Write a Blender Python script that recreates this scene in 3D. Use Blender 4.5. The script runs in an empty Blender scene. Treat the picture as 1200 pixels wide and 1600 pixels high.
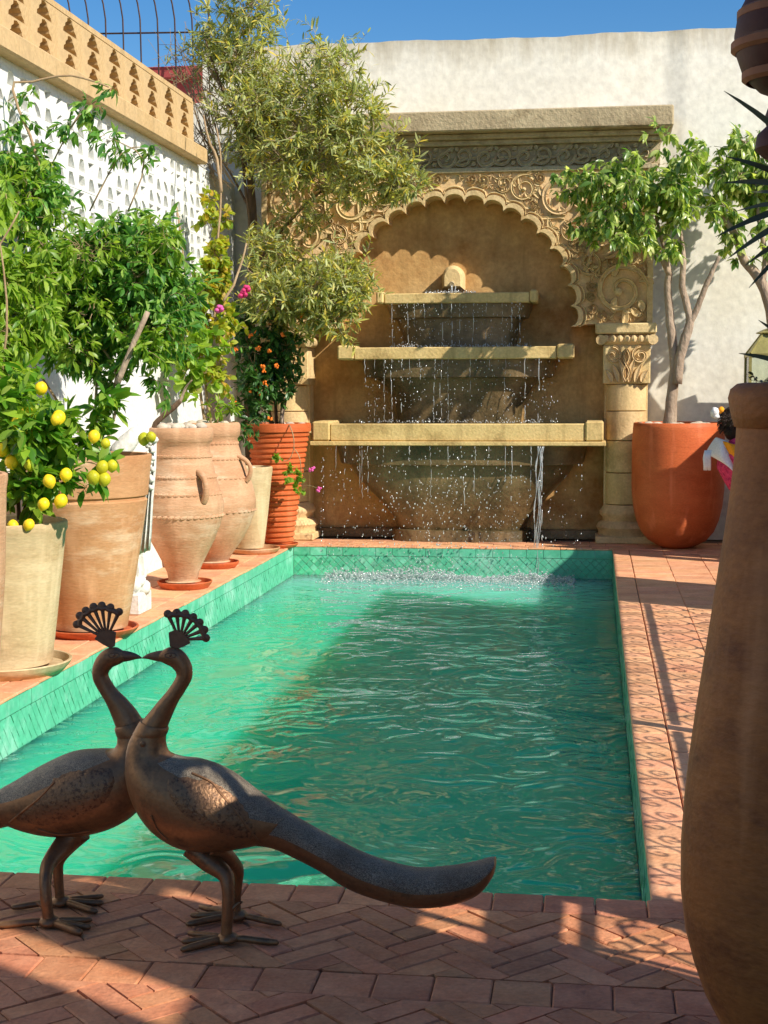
import bpy, math, random
import numpy as np
from mathutils import Vector, Matrix
from mathutils.bvhtree import BVHTree
rnd = random.Random(11)
nrs = np.random.RandomState(5)
scene = bpy.context.scene
COL = scene.collection
R = math.radians

# ---------------------------------------------------------------- camera
H = 1.4
F = 2300.0
psi, phi, rho = R(8.12), R(4.92), R(-0.21)
fwv = Vector((-math.sin(psi)*math.cos(phi), math.cos(psi)*math.cos(phi), -math.sin(phi)))
r0 = Vector((math.cos(psi), math.sin(psi), 0)); u0 = r0.cross(fwv)
rtv = r0*math.cos(rho) + u0*math.sin(rho)
upv = -r0*math.sin(rho) + u0*math.cos(rho)
EYE = Vector((0, 0, H))
cam = bpy.data.cameras.new('camera')
cam.sensor_fit = 'AUTO'; cam.sensor_width = 36.0; cam.lens = F/1600*36
cam.clip_start = 0.05; cam.clip_end = 400
camo = bpy.data.objects.new('camera', cam); COL.objects.link(camo)
camo.matrix_world = Matrix(((rtv.x, upv.x, -fwv.x, 0), (rtv.y, upv.y, -fwv.y, 0), (rtv.z, upv.z, -fwv.z, H), (0, 0, 0, 1)))
scene.camera = camo

# ---------------------------------------------------------------- sky and sun
SUN_EL, SUN_AZ = 37.5, 120.0          # azimuth clockwise from +Y
world = bpy.data.worlds.new('World'); scene.world = world; world.use_nodes = True
wn = world.node_tree
sky = wn.nodes.new('ShaderNodeTexSky'); sky.sky_type = 'NISHITA'; sky.sun_disc = False
sky.sun_elevation = R(SUN_EL); sky.sun_rotation = R(SUN_AZ)
sky.altitude = 50; sky.air_density = 1.0; sky.dust_density = 0.3; sky.ozone_density = 2.0
hsv = wn.nodes.new('ShaderNodeHueSaturation'); hsv.inputs['Saturation'].default_value = 1.42; hsv.inputs['Hue'].default_value = .505
wn.links.new(sky.outputs[0], hsv.inputs['Color']); wn.links.new(hsv.outputs[0], wn.nodes['Background'].inputs[0])
wn.nodes['Background'].inputs[1].default_value = 0.092
sun = bpy.data.lights.new('sun', 'SUN'); sun.energy = 4.5; sun.angle = R(0.53); sun.color = (1.0, 0.93, 0.82)
suno = bpy.data.objects.new('sun', sun); COL.objects.link(suno)
SD = Vector((math.sin(R(SUN_AZ))*math.cos(R(SUN_EL)), math.cos(R(SUN_AZ))*math.cos(R(SUN_EL)), math.sin(R(SUN_EL))))
suno.rotation_euler = SD.to_track_quat('Z', 'Y').to_euler()
suno.location = (6, -3, 9)
scene.view_settings.view_transform = 'Standard'
scene.view_settings.look = 'None'
scene.view_settings.exposure = 0.5
scene.view_settings.gamma = 1.0
scene.view_settings.use_curve_mapping = False
scene.cycles.max_bounces = 8; scene.cycles.diffuse_bounces = 4; scene.cycles.glossy_bounces = 3
scene.cycles.transparent_max_bounces = 12; scene.cycles.transmission_bounces = 4
scene.cycles.caustics_reflective = False; scene.cycles.caustics_refractive = False

# ---------------------------------------------------------------- picture helpers: a photograph point on a plane of the place
def ray(u, v): return fwv + rtv*((u-600)/F) + upv*((800-v)/F)
def G(u, v, z=0.0):
    d = ray(u, v); return EYE + d*((z-H)/d.z)
def AY(u, v, Y):
    d = ray(u, v); return EYE + d*(Y/d.y)
def AX(u, v, X):
    d = ray(u, v); return EYE + d*(X/d.x)
def KY(u, v, Y):                       # metres per photograph pixel there
    return (AY(u, v, Y)-EYE).dot(fwv)/F

# ---------------------------------------------------------------- mesh helpers
ORG = {}
class MB:
    def __init__(s): s.v = []; s.f = []
    def add(s, vs, fs):
        n = len(s.v); s.v.extend([tuple(p) for p in vs]); s.f.extend([tuple(i+n for i in f) for f in fs]); return s
    def box(s, a, b, ch=0.0):
        (x0, y0, z0), (x1, y1, z1) = a, b
        if ch <= 0:
            vs = [(x, y, z) for z in (z0, z1) for y in (y0, y1) for x in (x0, x1)]
            return s.add(vs, [(0, 2, 3, 1), (4, 5, 7, 6), (0, 1, 5, 4), (2, 6, 7, 3), (0, 4, 6, 2), (1, 3, 7, 5)])
        c = ch; vs = []
        def ring(i, z): return [(x0+i, y0, z), (x1-i, y0, z), (x1, y0+i, z), (x1, y1-i, z), (x1-i, y1, z), (x0+i, y1, z), (x0, y1-i, z), (x0, y0+i, z)]
        def ring2(i, z): return [(x0+i+c, y0+c, z), (x1-i-c, y0+c, z), (x1-c, y0+i+c, z), (x1-c, y1-i-c, z), (x1-i-c, y1-c, z), (x0+i+c, y1-c, z), (x0+c, y1-i-c, z), (x0+c, y0+i+c, z)]
        rs = [ring2(c*.3, z0), ring(c, z0+c), ring(c, z1-c), ring2(c*.3, z1)]
        for r_ in rs: vs += r_
        fs = [tuple(range(7, -1, -1)), tuple(range(24, 32))]
        for k in range(3):
            for i in range(8):
                j = (i+1) % 8; fs.append((k*8+i, k*8+j, (k+1)*8+j, (k+1)*8+i))
        return s.add(vs, fs)
    def lathe(s, prof, n=40, c=(0, 0, 0), wob=0.0, seed=0, cap=True):
        rr = random.Random(seed); ph = [rr.uniform(0, 6.28) for _ in range(6)]
        vs = []
        for (r_, z) in prof:
            for i in range(n):
                a = 2*math.pi*i/n
                q = r_*(1+wob*(math.sin(a*2+ph[0]+z*3)+.6*math.sin(a*3+ph[1]-z*7)+.4*math.sin(z*23+ph[2])))
                vs.append((c[0]+q*math.cos(a), c[1]+q*math.sin(a), c[2]+z))
        fs = []
        for k in range(len(prof)-1):
            for i in range(n):
                j = (i+1) % n; fs.append((k*n+i, k*n+j, (k+1)*n+j, (k+1)*n+i))
        if cap:
            fs.append(tuple(range(n-1, -1, -1))); fs.append(tuple((len(prof)-1)*n+i for i in range(n)))
        return s.add(vs, fs)
    def tube(s, path, rad, n=6, cap=True, flat=None):
        path = [Vector(p) for p in path]; m = len(path)
        if not hasattr(rad, '__len__'): rad = [rad]*m
        vs = []; nrm = None
        for i, p in enumerate(path):
            t = (path[min(i+1, m-1)]-path[max(i-1, 0)])
            if t.length < 1e-9: t = Vector((0, 0, 1))
            t.normalize()
            if nrm is None:
                nrm = t.orthogonal().normalized()
            nrm = (nrm-t*nrm.dot(t))
            if nrm.length < 1e-6: nrm = t.orthogonal()
            nrm.normalize(); b = t.cross(nrm)
            for k in range(n):
                a = 2*math.pi*k/n
                vs.append(p+(nrm*math.cos(a)+b*math.sin(a))*rad[i])
        fs = []
        for i in range(m-1):
            for k in range(n):
                j = (k+1) % n; fs.append((i*n+k, i*n+j, (i+1)*n+j, (i+1)*n+k))
        if cap: fs += [tuple(range(n-1, -1, -1)), tuple((m-1)*n+k for k in range(n))]
        return s.add(vs, fs)
    def ball(s, c, r_, n=8, m=6, noise=0.0, rr=rnd):
        if not hasattr(r_, '__len__'): r_ = (r_, r_, r_)
        vs = [(c[0], c[1], c[2]-r_[2])]
        for k in range(1, m):
            a = -math.pi/2+math.pi*k/m
            for i in range(n):
                b = 2*math.pi*i/n; q = 1+rr.uniform(-noise, noise)
                vs.append((c[0]+r_[0]*q*math.cos(a)*math.cos(b), c[1]+r_[1]*q*math.cos(a)*math.sin(b), c[2]+r_[2]*q*math.sin(a)))
        vs.append((c[0], c[1], c[2]+r_[2])); L = len(vs)-1; fs = []
        for i in range(n): fs.append((0, 1+(i+1) % n, 1+i))
        for k in range(m-2):
            for i in range(n):
                j = (i+1) % n; a0 = 1+k*n; fs.append((a0+i, a0+j, a0+n+j, a0+n+i))
        a0 = 1+(m-2)*n
        for i in range(n): fs.append((a0+i, a0+(i+1) % n, L))
        return s.add(vs, fs)
    def prism(s, poly, d0, d1, f3):     # extrude a 2-D outline; f3(a, b, d) -> point
        n = len(poly)
        vs = [f3(a, b, d0) for a, b in poly]+[f3(a, b, d1) for a, b in poly]
        fs = [tuple(range(n)), tuple(range(2*n-1, n-1, -1))]
        for i in range(n):
            j = (i+1) % n; fs.append((i, n+i, n+j, j))
        return s.add(vs, fs)
    def mesh(s, name, smooth=False, origin=(0, 0, 0), sharp=None):
        me = bpy.data.meshes.new(name)
        o = Vector(origin)
        me.from_pydata([Vector(p)-o for p in s.v], [], s.f); me.validate()
        import bmesh
        bm = bmesh.new(); bm.from_mesh(me); bmesh.ops.recalc_face_normals(bm, faces=bm.faces); bm.to_mesh(me); bm.free()
        if smooth:
            me.shade_smooth()
            if sharp is not None: me.set_sharp_from_angle(angle=R(sharp))
        me.update(); return me
    def build(s, name, m, parent=None, smooth=False, sharp=40, origin=None, stuff=False):
        org = ORG[parent.name] if parent is not None else Vector(origin if origin is not None else s.centre())
        me = s.mesh(name, smooth, org, sharp); me.materials.append(m)
        o = bpy.data.objects.new(name, me); COL.objects.link(o)
        if parent is not None: o.parent = parent
        else: o.location = org
        ORG[o.name] = org
        if stuff: o['kind'] = 'stuff'
        return o
    def centre(s):
        a = np.array(s.v); return Vector(((a[:, 0].min()+a[:, 0].max())/2, (a[:, 1].min()+a[:, 1].max())/2, a[:, 2].min()))
def tag(o, label=None, cat=None, group=None, kind=None):
    if label: o['label'] = label
    if cat: o['category'] = cat
    if group: o['group'] = group
    if kind: o['kind'] = kind
    return o
def thing(name, loc, label=None, cat=None, group=None, kind=None):
    o = bpy.data.objects.new(name, None); COL.objects.link(o); o.location = loc; o.empty_display_size = .1
    ORG[o.name] = Vector(loc); return tag(o, label, cat, group, kind)
def inst(name, me, M, parent):
    o = bpy.data.objects.new(name, me); COL.objects.link(o); o.parent = parent
    o.matrix_local = Matrix.Translation(-ORG[parent.name]) @ M
    return o

# ---------------------------------------------------------------- materials
def S(r_, g, b, k=1.0):
    f = lambda c: ((c/255+.055)/1.055)**2.4 if c > 10 else c/255/12.92
    return (f(r_)*k, f(g)*k, f(b)*k, 1)
def base_nodes(name):
    m = bpy.data.materials.new(name); m.use_nodes = True
    nt = m.node_tree; return m, nt, nt.nodes['Principled BSDF'], nt.nodes.new, nt.links.new
def ramp(nt, src, stops):
    r_ = nt.nodes.new('ShaderNodeValToRGB'); e = r_.color_ramp.elements
    while len(e) < len(stops): e.new(.5)
    for i, (p, c) in enumerate(stops): e[i].position = p; e[i].color = c
    nt.links.new(src, r_.inputs[0]); return r_.outputs[0]
def mixc(nt, f, a, b, mode='MIX'):
    x = nt.nodes.new('ShaderNodeMix'); x.data_type = 'RGBA'; x.blend_type = mode
    for sck, val in ((x.inputs[0], f), (x.inputs[6], a), (x.inputs[7], b)):
        if hasattr(val, 'is_linked'): nt.links.new(val, sck)
        else: sck.default_value = val
    return x.outputs[2]
def mat(name, c1, c2, scale=4, rough=.75, bump=.3, bscale=60, metal=0.0, rand=0.0, stretch=(1, 1, 1), spec=.3, c3=None, s3=1.2, t3=(.5, .62), bst=None, bdist=.01, rings=0.0, drip=0.0):
    m, nt, bs, N, L = base_nodes(name)
    tc = N('ShaderNodeTexCoord'); oi = N('ShaderNodeObjectInfo')
    sh = N('ShaderNodeVectorMath'); sh.operation = 'SCALE'; sh.inputs[0].default_value = (37, 19, 53)
    L(oi.outputs['Random'], sh.inputs[3])
    ad = N('ShaderNodeVectorMath'); L(tc.outputs['Object'], ad.inputs[0])
    if rand > 0: L(sh.outputs[0], ad.inputs[1])
    mp = N('ShaderNodeMapping'); mp.inputs['Scale'].default_value = stretch; L(ad.outputs[0], mp.inputs[0])
    n1 = N('ShaderNodeTexNoise'); n1.inputs['Scale'].default_value = scale; n1.inputs['Detail'].default_value = 9; n1.inputs['Roughness'].default_value = .62
    L(mp.outputs[0], n1.inputs['Vector'])
    c = ramp(nt, n1.outputs['Fac'], [(.3, c1), (.7, c2)])
    if c3 is not None:
        n3 = N('ShaderNodeTexNoise'); n3.inputs['Scale'].default_value = s3; n3.inputs['Detail'].default_value = 10; n3.inputs['Roughness'].default_value = .7
        L(mp.outputs[0], n3.inputs['Vector'])
        f3 = ramp(nt, n3.outputs['Fac'], [(t3[0], (0, 0, 0, 1)), (t3[1], (1, 1, 1, 1))])
        c = mixc(nt, f3, c, c3)
    nf = N('ShaderNodeTexNoise'); nf.inputs['Scale'].default_value = bscale*1.2; nf.inputs['Detail'].default_value = 4
    L(mp.outputs[0], nf.inputs['Vector'])
    gr = ramp(nt, nf.outputs['Fac'], [(.3, (.88, .88, .88, 1)), (.7, (1.09, 1.09, 1.09, 1))])
    c = mixc(nt, 1.0, c, gr, 'MULTIPLY')
    if rand > 0:
        hs = N('ShaderNodeHueSaturation')
        mr = N('ShaderNodeMapRange'); mr.inputs[3].default_value = 1-rand; mr.inputs[4].default_value = 1+rand
        L(oi.outputs['Random'], mr.inputs[0]); L(mr.outputs[0], hs.inputs['Value'])
        fr = N('ShaderNodeMath'); fr.operation = 'FRACT'; mu = N('ShaderNodeMath'); mu.operation = 'MULTIPLY'; mu.inputs[1].default_value = 17.3
        L(oi.outputs['Random'], mu.inputs[0]); L(mu.outputs[0], fr.inputs[0])
        m2 = N('ShaderNodeMapRange'); m2.inputs[3].default_value = .5-.006; m2.inputs[4].default_value = .5+.007
        L(fr.outputs[0], m2.inputs[0]); L(m2.outputs[0], hs.inputs['Hue'])
        L(c, hs.inputs['Color']); c = hs.outputs[0]
    if drip > 0:        # old run marks and lime streaks
        for sc_, lo, hi, k_, amt in ((9, .52, .72, .58, drip), (14, .6, .78, 1.35, drip*.6)):
            md = N('ShaderNodeMapping'); md.inputs['Scale'].default_value = (1, 1, .13); md.inputs['Location'].default_value = (sc_, 3, 1); L(ad.outputs[0], md.inputs[0])
            nd = N('ShaderNodeTexNoise'); nd.inputs['Scale'].default_value = sc_; nd.inputs['Detail'].default_value = 9; nd.inputs['Roughness'].default_value = .65; L(md.outputs[0], nd.inputs['Vector'])
            fd = ramp(nt, nd.outputs['Fac'], [(lo, (0, 0, 0, 1)), (hi, (amt, amt, amt, 1))])
            c = mixc(nt, fd, c, tuple(min(1, x*k_) for x in c1[:3])+(1,))
    L(c, bs.inputs['Base Color'])
    bs.inputs['Roughness'].default_value = rough; bs.inputs['Metallic'].default_value = metal
    bs.inputs['Specular IOR Level'].default_value = spec
    if bump > 0:
        nb = N('ShaderNodeTexNoise'); nb.inputs['Scale'].default_value = bscale; nb.inputs['Detail'].default_value = 6
        if bst:
            mb = N('ShaderNodeMapping'); mb.inputs['Scale'].default_value = bst; L(ad.outputs[0], mb.inputs[0]); L(mb.outputs[0], nb.inputs['Vector'])
        else: L(mp.outputs[0], nb.inputs['Vector'])
        bp = N('ShaderNodeBump'); bp.inputs['Strength'].default_value = bump; bp.inputs['Distance'].default_value = bdist
        hgt = nb.outputs['Fac']
        if rings > 0:
            wv = N('ShaderNodeTexWave'); wv.bands_direction = 'Z'; wv.inputs['Scale'].default_value = rings; wv.inputs['Distortion'].default_value = 5; wv.inputs['Detail'].default_value = 3; wv.inputs['Detail Scale'].default_value = 1.6
            L(ad.outputs[0], wv.inputs['Vector'])
            am = N('ShaderNodeMath'); am.operation = 'MULTIPLY_ADD'; am.inputs[1].default_value = .16; L(wv.outputs['Fac'], am.inputs[0]); L(hgt, am.inputs[2]); hgt = am.outputs[0]
            # drips and lime bloom running down the pot
            m4 = N('ShaderNodeMapping'); m4.inputs['Scale'].default_value = (1, 1, .12); L(ad.outputs[0], m4.inputs[0])
            n4 = N('ShaderNodeTexNoise'); n4.inputs['Scale'].default_value = 11; n4.inputs['Detail'].default_value = 7; L(m4.outputs[0], n4.inputs['Vector'])
            f4 = ramp(nt, n4.outputs['Fac'], [(.56, (0, 0, 0, 1)), (.74, (.55, .55, .55, 1))])
            c = mixc(nt, f4, c, tuple(min(1, x*1.25+.05) for x in c2[:3])+(1,))
            m5 = N('ShaderNodeTexNoise'); m5.inputs['Scale'].default_value = 2.6; m5.inputs['Detail'].default_value = 12; m5.inputs['Roughness'].default_value = .75; L(ad.outputs[0], m5.inputs['Vector'])
            f5 = ramp(nt, m5.outputs['Fac'], [(.56, (0, 0, 0, 1)), (.7, (.6, .6, .6, 1))])
            c = mixc(nt, f5, c, tuple(x*.62 for x in c1[:3])+(1,)); L(c, bs.inputs['Base Color'])
        L(hgt, bp.inputs['Height']); L(bp.outputs[0], bs.inputs['Normal'])
    return m
def leafmat(name, cols, trans=.28, rough=.42, spec=.4, kb=1.45):
    cols = [tuple(min(1, x*kb) for x in c[:3])+(1,) for c in cols]; trans = min(.5, trans*1.5)
    m, nt, bs, N, L = base_nodes(name)
    geo = N('ShaderNodeNewGeometry'); oi = N('ShaderNodeObjectInfo')
    a = N('ShaderNodeMath'); a.operation = 'ADD'; L(geo.outputs['Random Per Island'], a.inputs[0]); L(oi.outputs['Random'], a.inputs[1])
    fr = N('ShaderNodeMath'); fr.operation = 'FRACT'; L(a.outputs[0], fr.inputs[0])
    n = len(cols); c = ramp(nt, fr.outputs[0], [(i/(n-1), cl) for i, cl in enumerate(cols)])
    L(c, bs.inputs['Base Color']); bs.inputs['Roughness'].default_value = rough; bs.inputs['Specular IOR Level'].default_value = spec
    tr = N('ShaderNodeBsdfTranslucent'); br = mixc(nt, 1.0, c, (1.25, 1.35, .55, 1), 'MULTIPLY'); L(br, tr.inputs[0])
    mx = N('ShaderNodeMixShader'); mx.inputs[0].default_value = trans
    L(bs.outputs[0], mx.inputs[1]); L(tr.outputs[0], mx.inputs[2]); L(mx.outputs[0], nt.nodes['Material Output'].inputs[0])
    return m
def plain(name, c, rough=.5, metal=0.0, spec=.4):
    m, nt, bs, N, L = base_nodes(name); bs.inputs['Base Color'].default_value = c
    bs.inputs['Roughness'].default_value = rough; bs.inputs['Metallic'].default_value = metal; bs.inputs['Specular IOR Level'].default_value = spec
    return m

M = {}
M['plaster'] = mat('plaster', S(234, 228, 208), S(242, 237, 221), 1.5, .9, .3, 16, c3=S(216, 207, 184), s3=1.3, t3=(.5, .85), bst=(1, 1, .45), bdist=.014)
def weather_top(m, z0, z1, col):
    nt = m.node_tree; bs = nt.nodes['Principled BSDF']; N, L = nt.nodes.new, nt.links.new
    src = bs.inputs['Base Color'].links[0].from_socket
    tc = N('ShaderNodeTexCoord'); sx = N('ShaderNodeSeparateXYZ'); L(tc.outputs['Object'], sx.inputs[0])
    mp = N('ShaderNodeMapping'); mp.inputs['Scale'].default_value = (1, 1, .16); L(tc.outputs['Object'], mp.inputs[0])
    n = N('ShaderNodeTexNoise'); n.inputs['Scale'].default_value = 7; n.inputs['Detail'].default_value = 9; n.inputs['Roughness'].default_value = .7; L(mp.outputs[0], n.inputs['Vector'])
    mr = N('ShaderNodeMapRange'); mr.inputs[1].default_value = z0; mr.inputs[2].default_value = z1; mr.inputs[3].default_value = -.5; mr.inputs[4].default_value = .42; L(sx.outputs[2], mr.inputs[0])
    ad = N('ShaderNodeMath'); L(n.outputs['Fac'], ad.inputs[0]); L(mr.outputs[0], ad.inputs[1])
    f = ramp(nt, ad.outputs[0], [(.48, (0, 0, 0, 1)), (.95, (.8, .8, .8, 1))]); L(mixc(nt, f, src, col), bs.inputs['Base Color'])
M['garden_plaster'] = mat('garden_wall_plaster', S(234, 229, 212), S(242, 238, 224), 1.5, .9, .26, 14, c3=S(226, 219, 199), s3=1.3, t3=(.5, .85), bst=(1, 1, .8), bdist=.014)
weather_top(M['garden_plaster'], 3.9, 4.55, S(176, 164, 138))
M['white'] = mat('whitewash', S(222, 222, 215), S(236, 236, 230), 2, .9, .4, 30, c3=S(186, 178, 162), s3=2.0, t3=(.6, .85), bdist=.01)
M['yellow'] = mat('ochre_render', S(192, 160, 110), S(210, 180, 134), 3, .9, .3, 40, c3=S(150, 128, 88), s3=3.0, t3=(.54, .76), drip=.5)
M['stone'] = mat('sandstone', S(206, 176, 124), S(226, 198, 148), 3, .9, .45, 45, c3=S(166, 134, 86), s3=2.2, t3=(.52, .74), rand=.05, drip=.5)
M['stone_grey'] = mat('weathered_sandstone', S(166, 148, 116), S(192, 174, 138), 5, .95, .5, 35, c3=S(132, 112, 80), s3=4.0, t3=(.5, .7), bdist=.02, drip=.5)
M['niche'] = mat('niche_render', S(196, 154, 96), S(218, 180, 122), 1.6, .9, .5, 30, c3=S(158, 112, 62), s3=1.3, t3=(.44, .66), drip=.6)
M['wetstone'] = mat('wet_sandstone', S(112, 92, 62), S(152, 126, 88), 3.2, .4, .6, 34, c3=S(72, 62, 36), s3=2.2, t3=(.40, .64), spec=.5, drip=.8)
M['shelf'] = mat('basin_stone', S(204, 174, 112), S(224, 196, 136), 3, .75, .45, 40, c3=S(140, 112, 64), s3=2.4, t3=(.52, .72), drip=.8)
M['brick'] = mat('terracotta_brick', S(190, 118, 80), S(214, 150, 110), 9, .7, .45, 70, rand=.15, c3=S(158, 100, 72), s3=6, t3=(.48, .75), spec=.35)
M['tile'] = mat('terracotta_tile', S(216, 150, 108), S(234, 178, 136), 8, .66, .35, 60, rand=.12, c3=S(190, 128, 92), s3=5, t3=(.5, .78))
M['mortar'] = mat('mortar', S(122, 92, 72), S(152, 120, 96), 20, .95, .6, 90)
M['pooltile'] = mat('green_glazed_tile', S(78, 172, 132), S(108, 194, 158), 5, .28, .12, 20, rand=.15, c3=S(164, 212, 192), s3=3.2, t3=(.5, .72), spec=.5)
M['grout'] = mat('pale_grout', S(160, 196, 172), S(190, 212, 194), 12, .9, .4, 60)
M['poolfloor'] = mat('green_pool_plaster', S(44, 160, 110), S(70, 184, 134), 1.5, .6, .1, 20)
M['terra_pale'] = mat('pale_terracotta', S(180, 126, 82), S(202, 154, 110), 2.0, .82, .14, 30, stretch=(1, 1, 3.6), c3=S(224, 194, 160), s3=1.5, t3=(.5, .68), rings=14)
M['terra_cream'] = mat('cream_clay', S(182, 154, 112), S(204, 180, 140), 2.2, .82, .12, 30, stretch=(1, 1, 3.6), c3=S(216, 194, 154), s3=1.6, t3=(.48, .7), rings=14)
M['terra_orange'] = mat('orange_terracotta', S(194, 92, 46), S(212, 112, 62), 3, .6, .2, 50, stretch=(1, 1, 2.5), c3=S(186, 84, 38), s3=2.2, t3=(.5, .75), rings=14)
M['terra_red'] = mat('red_terracotta', S(186, 92, 50), S(204, 108, 64), 3, .55, .16, 40, stretch=(1, 1, 1.6), c3=S(150, 66, 32), s3=1.6, t3=(.48, .75), rings=14)
M['terra_urn'] = mat('urn_clay', S(182, 134, 98), S(202, 160, 124), 2.6, .85, .3, 36, stretch=(1, 1, 4), c3=S(218, 190, 160), s3=1.8, t3=(.5, .7), rings=14)
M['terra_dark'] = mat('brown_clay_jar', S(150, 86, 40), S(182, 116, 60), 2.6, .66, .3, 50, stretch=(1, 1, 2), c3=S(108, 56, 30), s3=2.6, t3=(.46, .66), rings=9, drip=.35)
M['soil'] = mat('soil', S(70, 52, 38), S(96, 74, 54), 20, .95, .9, 50, bdist=.02)
M['pebble'] = mat('pale_pebble', S(176, 160, 140), S(206, 194, 176), 6, .7, .3, 40, rand=.16)
M['bark'] = mat('grey_bark', S(146, 124, 102), S(184, 164, 142), 7, .85, .7, 40, stretch=(1, 1, .5), bdist=.02)
M['bark_dark'] = mat('brown_bark', S(84, 66, 50), S(120, 98, 76), 9, .9, .8, 40, stretch=(1, 1, .4), bdist=.02)
M['twig'] = mat('dry_twig', S(150, 124, 92), S(176, 152, 116), 9, .9, .3, 60)
M['statue'] = mat('white_stone', S(214, 212, 204), S(232, 230, 222), 5, .8, .5, 30, c3=S(170, 164, 150), s3=5, t3=(.55, .75), bdist=.015)
M['iron'] = mat('rusty_iron', S(58, 44, 38), S(84, 62, 50), 12, .7, .3, 60, metal=.3)
M['redpaint'] = mat('red_painted_render', S(150, 62, 60), S(172, 80, 76), 4, .8, .2, 40)
M['bronze'] = mat('patinated_bronze', S(122, 84, 56), S(154, 114, 76), 7, .42, .3, 90, metal=.55, c3=S(84, 60, 44), s3=14, t3=(.5, .7), spec=.5, bdist=.004)
M['bronze_dark'] = mat('dark_bronze', S(98, 70, 54), S(126, 94, 70), 12, .5, .3, 70, metal=.35, spec=.5, bdist=.005)
def engraved():
    m, nt, bs, N, L = base_nodes('engraved_bronze')
    tc = N('ShaderNodeTexCoord')
    vo = N('ShaderNodeTexVoronoi'); vo.feature = 'DISTANCE_TO_EDGE'; vo.inputs['Scale'].default_value = 95
    nz = N('ShaderNodeTexNoise'); nz.inputs['Scale'].default_value = 60; nz.inputs['Detail'].default_value = 3
    dv = mixc(nt, .06, tc.outputs['Object'], nz.outputs['Color'], 'ADD'); L(dv, vo.inputs['Vector'])
    f = ramp(nt, vo.outputs['Distance'], [(.02, (0, 0, 0, 1)), (.16, (1, 1, 1, 1))])
    n2 = N('ShaderNodeTexNoise'); n2.inputs['Scale'].default_value = 9; n2.inputs['Detail'].default_value = 6; L(tc.outputs['Object'], n2.inputs['Vector'])
    g = ramp(nt, n2.outputs['Fac'], [(.35, S(140, 124, 104)), (.65, S(176, 162, 140))])
    L(mixc(nt, f, S(40, 32, 28), g), bs.inputs['Base Color'])
    bs.inputs['Metallic'].default_value = .35; bs.inputs['Roughness'].default_value = .5
    bp = N('ShaderNodeBump'); bp.inputs['Strength'].default_value = .5; bp.inputs['Distance'].default_value = .003
    L(f, bp.inputs['Height']); L(bp.outputs[0], bs.inputs['Normal']); return m
M['engraved'] = engraved()
M['brass'] = mat('lantern_brass', S(150, 140, 84), S(176, 166, 104), 8, .45, .1, 40, metal=.5)
M['lemon'] = mat('lemon_skin', S(238, 200, 20), S(246, 214, 48), 5, .45, .3, 120, rand=.06, bdist=.002)
M['lime'] = mat('green_lemon_skin', S(150, 160, 30), S(206, 196, 40), 5, .45, .3, 120, rand=.1, bdist=.002)
M['leafstalk'] = plain('green_stalk', S(96, 120, 48), .6)
M['orange'] = plain('orange_petal', S(236, 120, 24), .5)
M['pink'] = plain('pink_petal', S(220, 90, 160), .6)
M['magenta'] = plain('magenta_petal', S(206, 50, 110), .6)
M['lf_lemon'] = leafmat('lemon_leaf', [S(58, 104, 30), S(86, 136, 38), S(138, 168, 52), S(72, 120, 34), S(170, 188, 76)], .3, .38, .4, 1.2)
M['lf_jasmine'] = leafmat('climber_leaf', [S(52, 96, 42), S(74, 120, 50), S(104, 146, 58), S(60, 106, 48), S(146, 172, 80), S(88, 128, 52)], .28, .4)
M['lf_lime'] = leafmat('sunny_climber_leaf', [S(112, 146, 44), S(148, 172, 58), S(92, 134, 44), S(170, 188, 84)], .36, .4, .4, 1.2)
M['lf_olive'] = leafmat('grey_green_leaf', [S(124, 134, 88), S(150, 156, 104), S(176, 180, 134), S(134, 138, 76), S(184, 178, 92), S(162, 170, 126), S(200, 176, 70), S(98, 110, 70), S(110, 120, 78)], .28, .5, .4, 1.35)
M['lf_ficus'] = leafmat('ficus_leaf', [S(62, 92, 40), S(92, 118, 52), S(140, 152, 78), S(72, 104, 46), S(178, 180, 120), S(112, 134, 58)], .38, .3, .6, 1.8)
M['lf_dark'] = leafmat('dark_bush_leaf', [S(40, 72, 38), S(54, 90, 42), S(74, 110, 48), S(46, 82, 46)], .22, .36, .5)
M['lf_vine'] = leafmat('yellowing_vine_leaf', [S(140, 150, 50), S(168, 168, 58), S(110, 140, 48), S(178, 146, 56), S(98, 130, 46)], .35, .5)
M['lf_yucca'] = leafmat('spiky_leaf', [S(52, 58, 38), S(66, 70, 44), S(76, 76, 50)], .05, .45)
M['hair'] = mat('dark_brown_hair', S(40, 30, 24), S(62, 46, 36), 30, .5, .6, 90, stretch=(1, 1, .3))
M['skin'] = plain('skin', S(220, 150, 128), .5)
M['scarf'] = mat('white_cotton', S(226, 224, 222), S(238, 236, 234), 4, .9, .3, 60)
M['scarf_orange'] = mat('orange_cotton', S(240, 150, 20), S(248, 166, 40), 4, .85, .2, 60)
M['dress'] = mat('pink_patterned_cloth', S(196, 40, 92), S(226, 84, 132), 40, .85, .2, 60, c3=S(150, 30, 80), s3=30, t3=(.5, .6))
M['wood'] = mat('brown_wood', S(104, 74, 48), S(134, 98, 66), 6, .7, .3, 50, stretch=(1, 1, .2))
M['terra_pendant'] = mat('dark_clay', S(72, 40, 30), S(96, 56, 40), 5, .6, .2, 40)
M['pendant_band'] = mat('light_clay_band', S(140, 92, 62), S(160, 108, 76), 5, .7, .2, 40)
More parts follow.
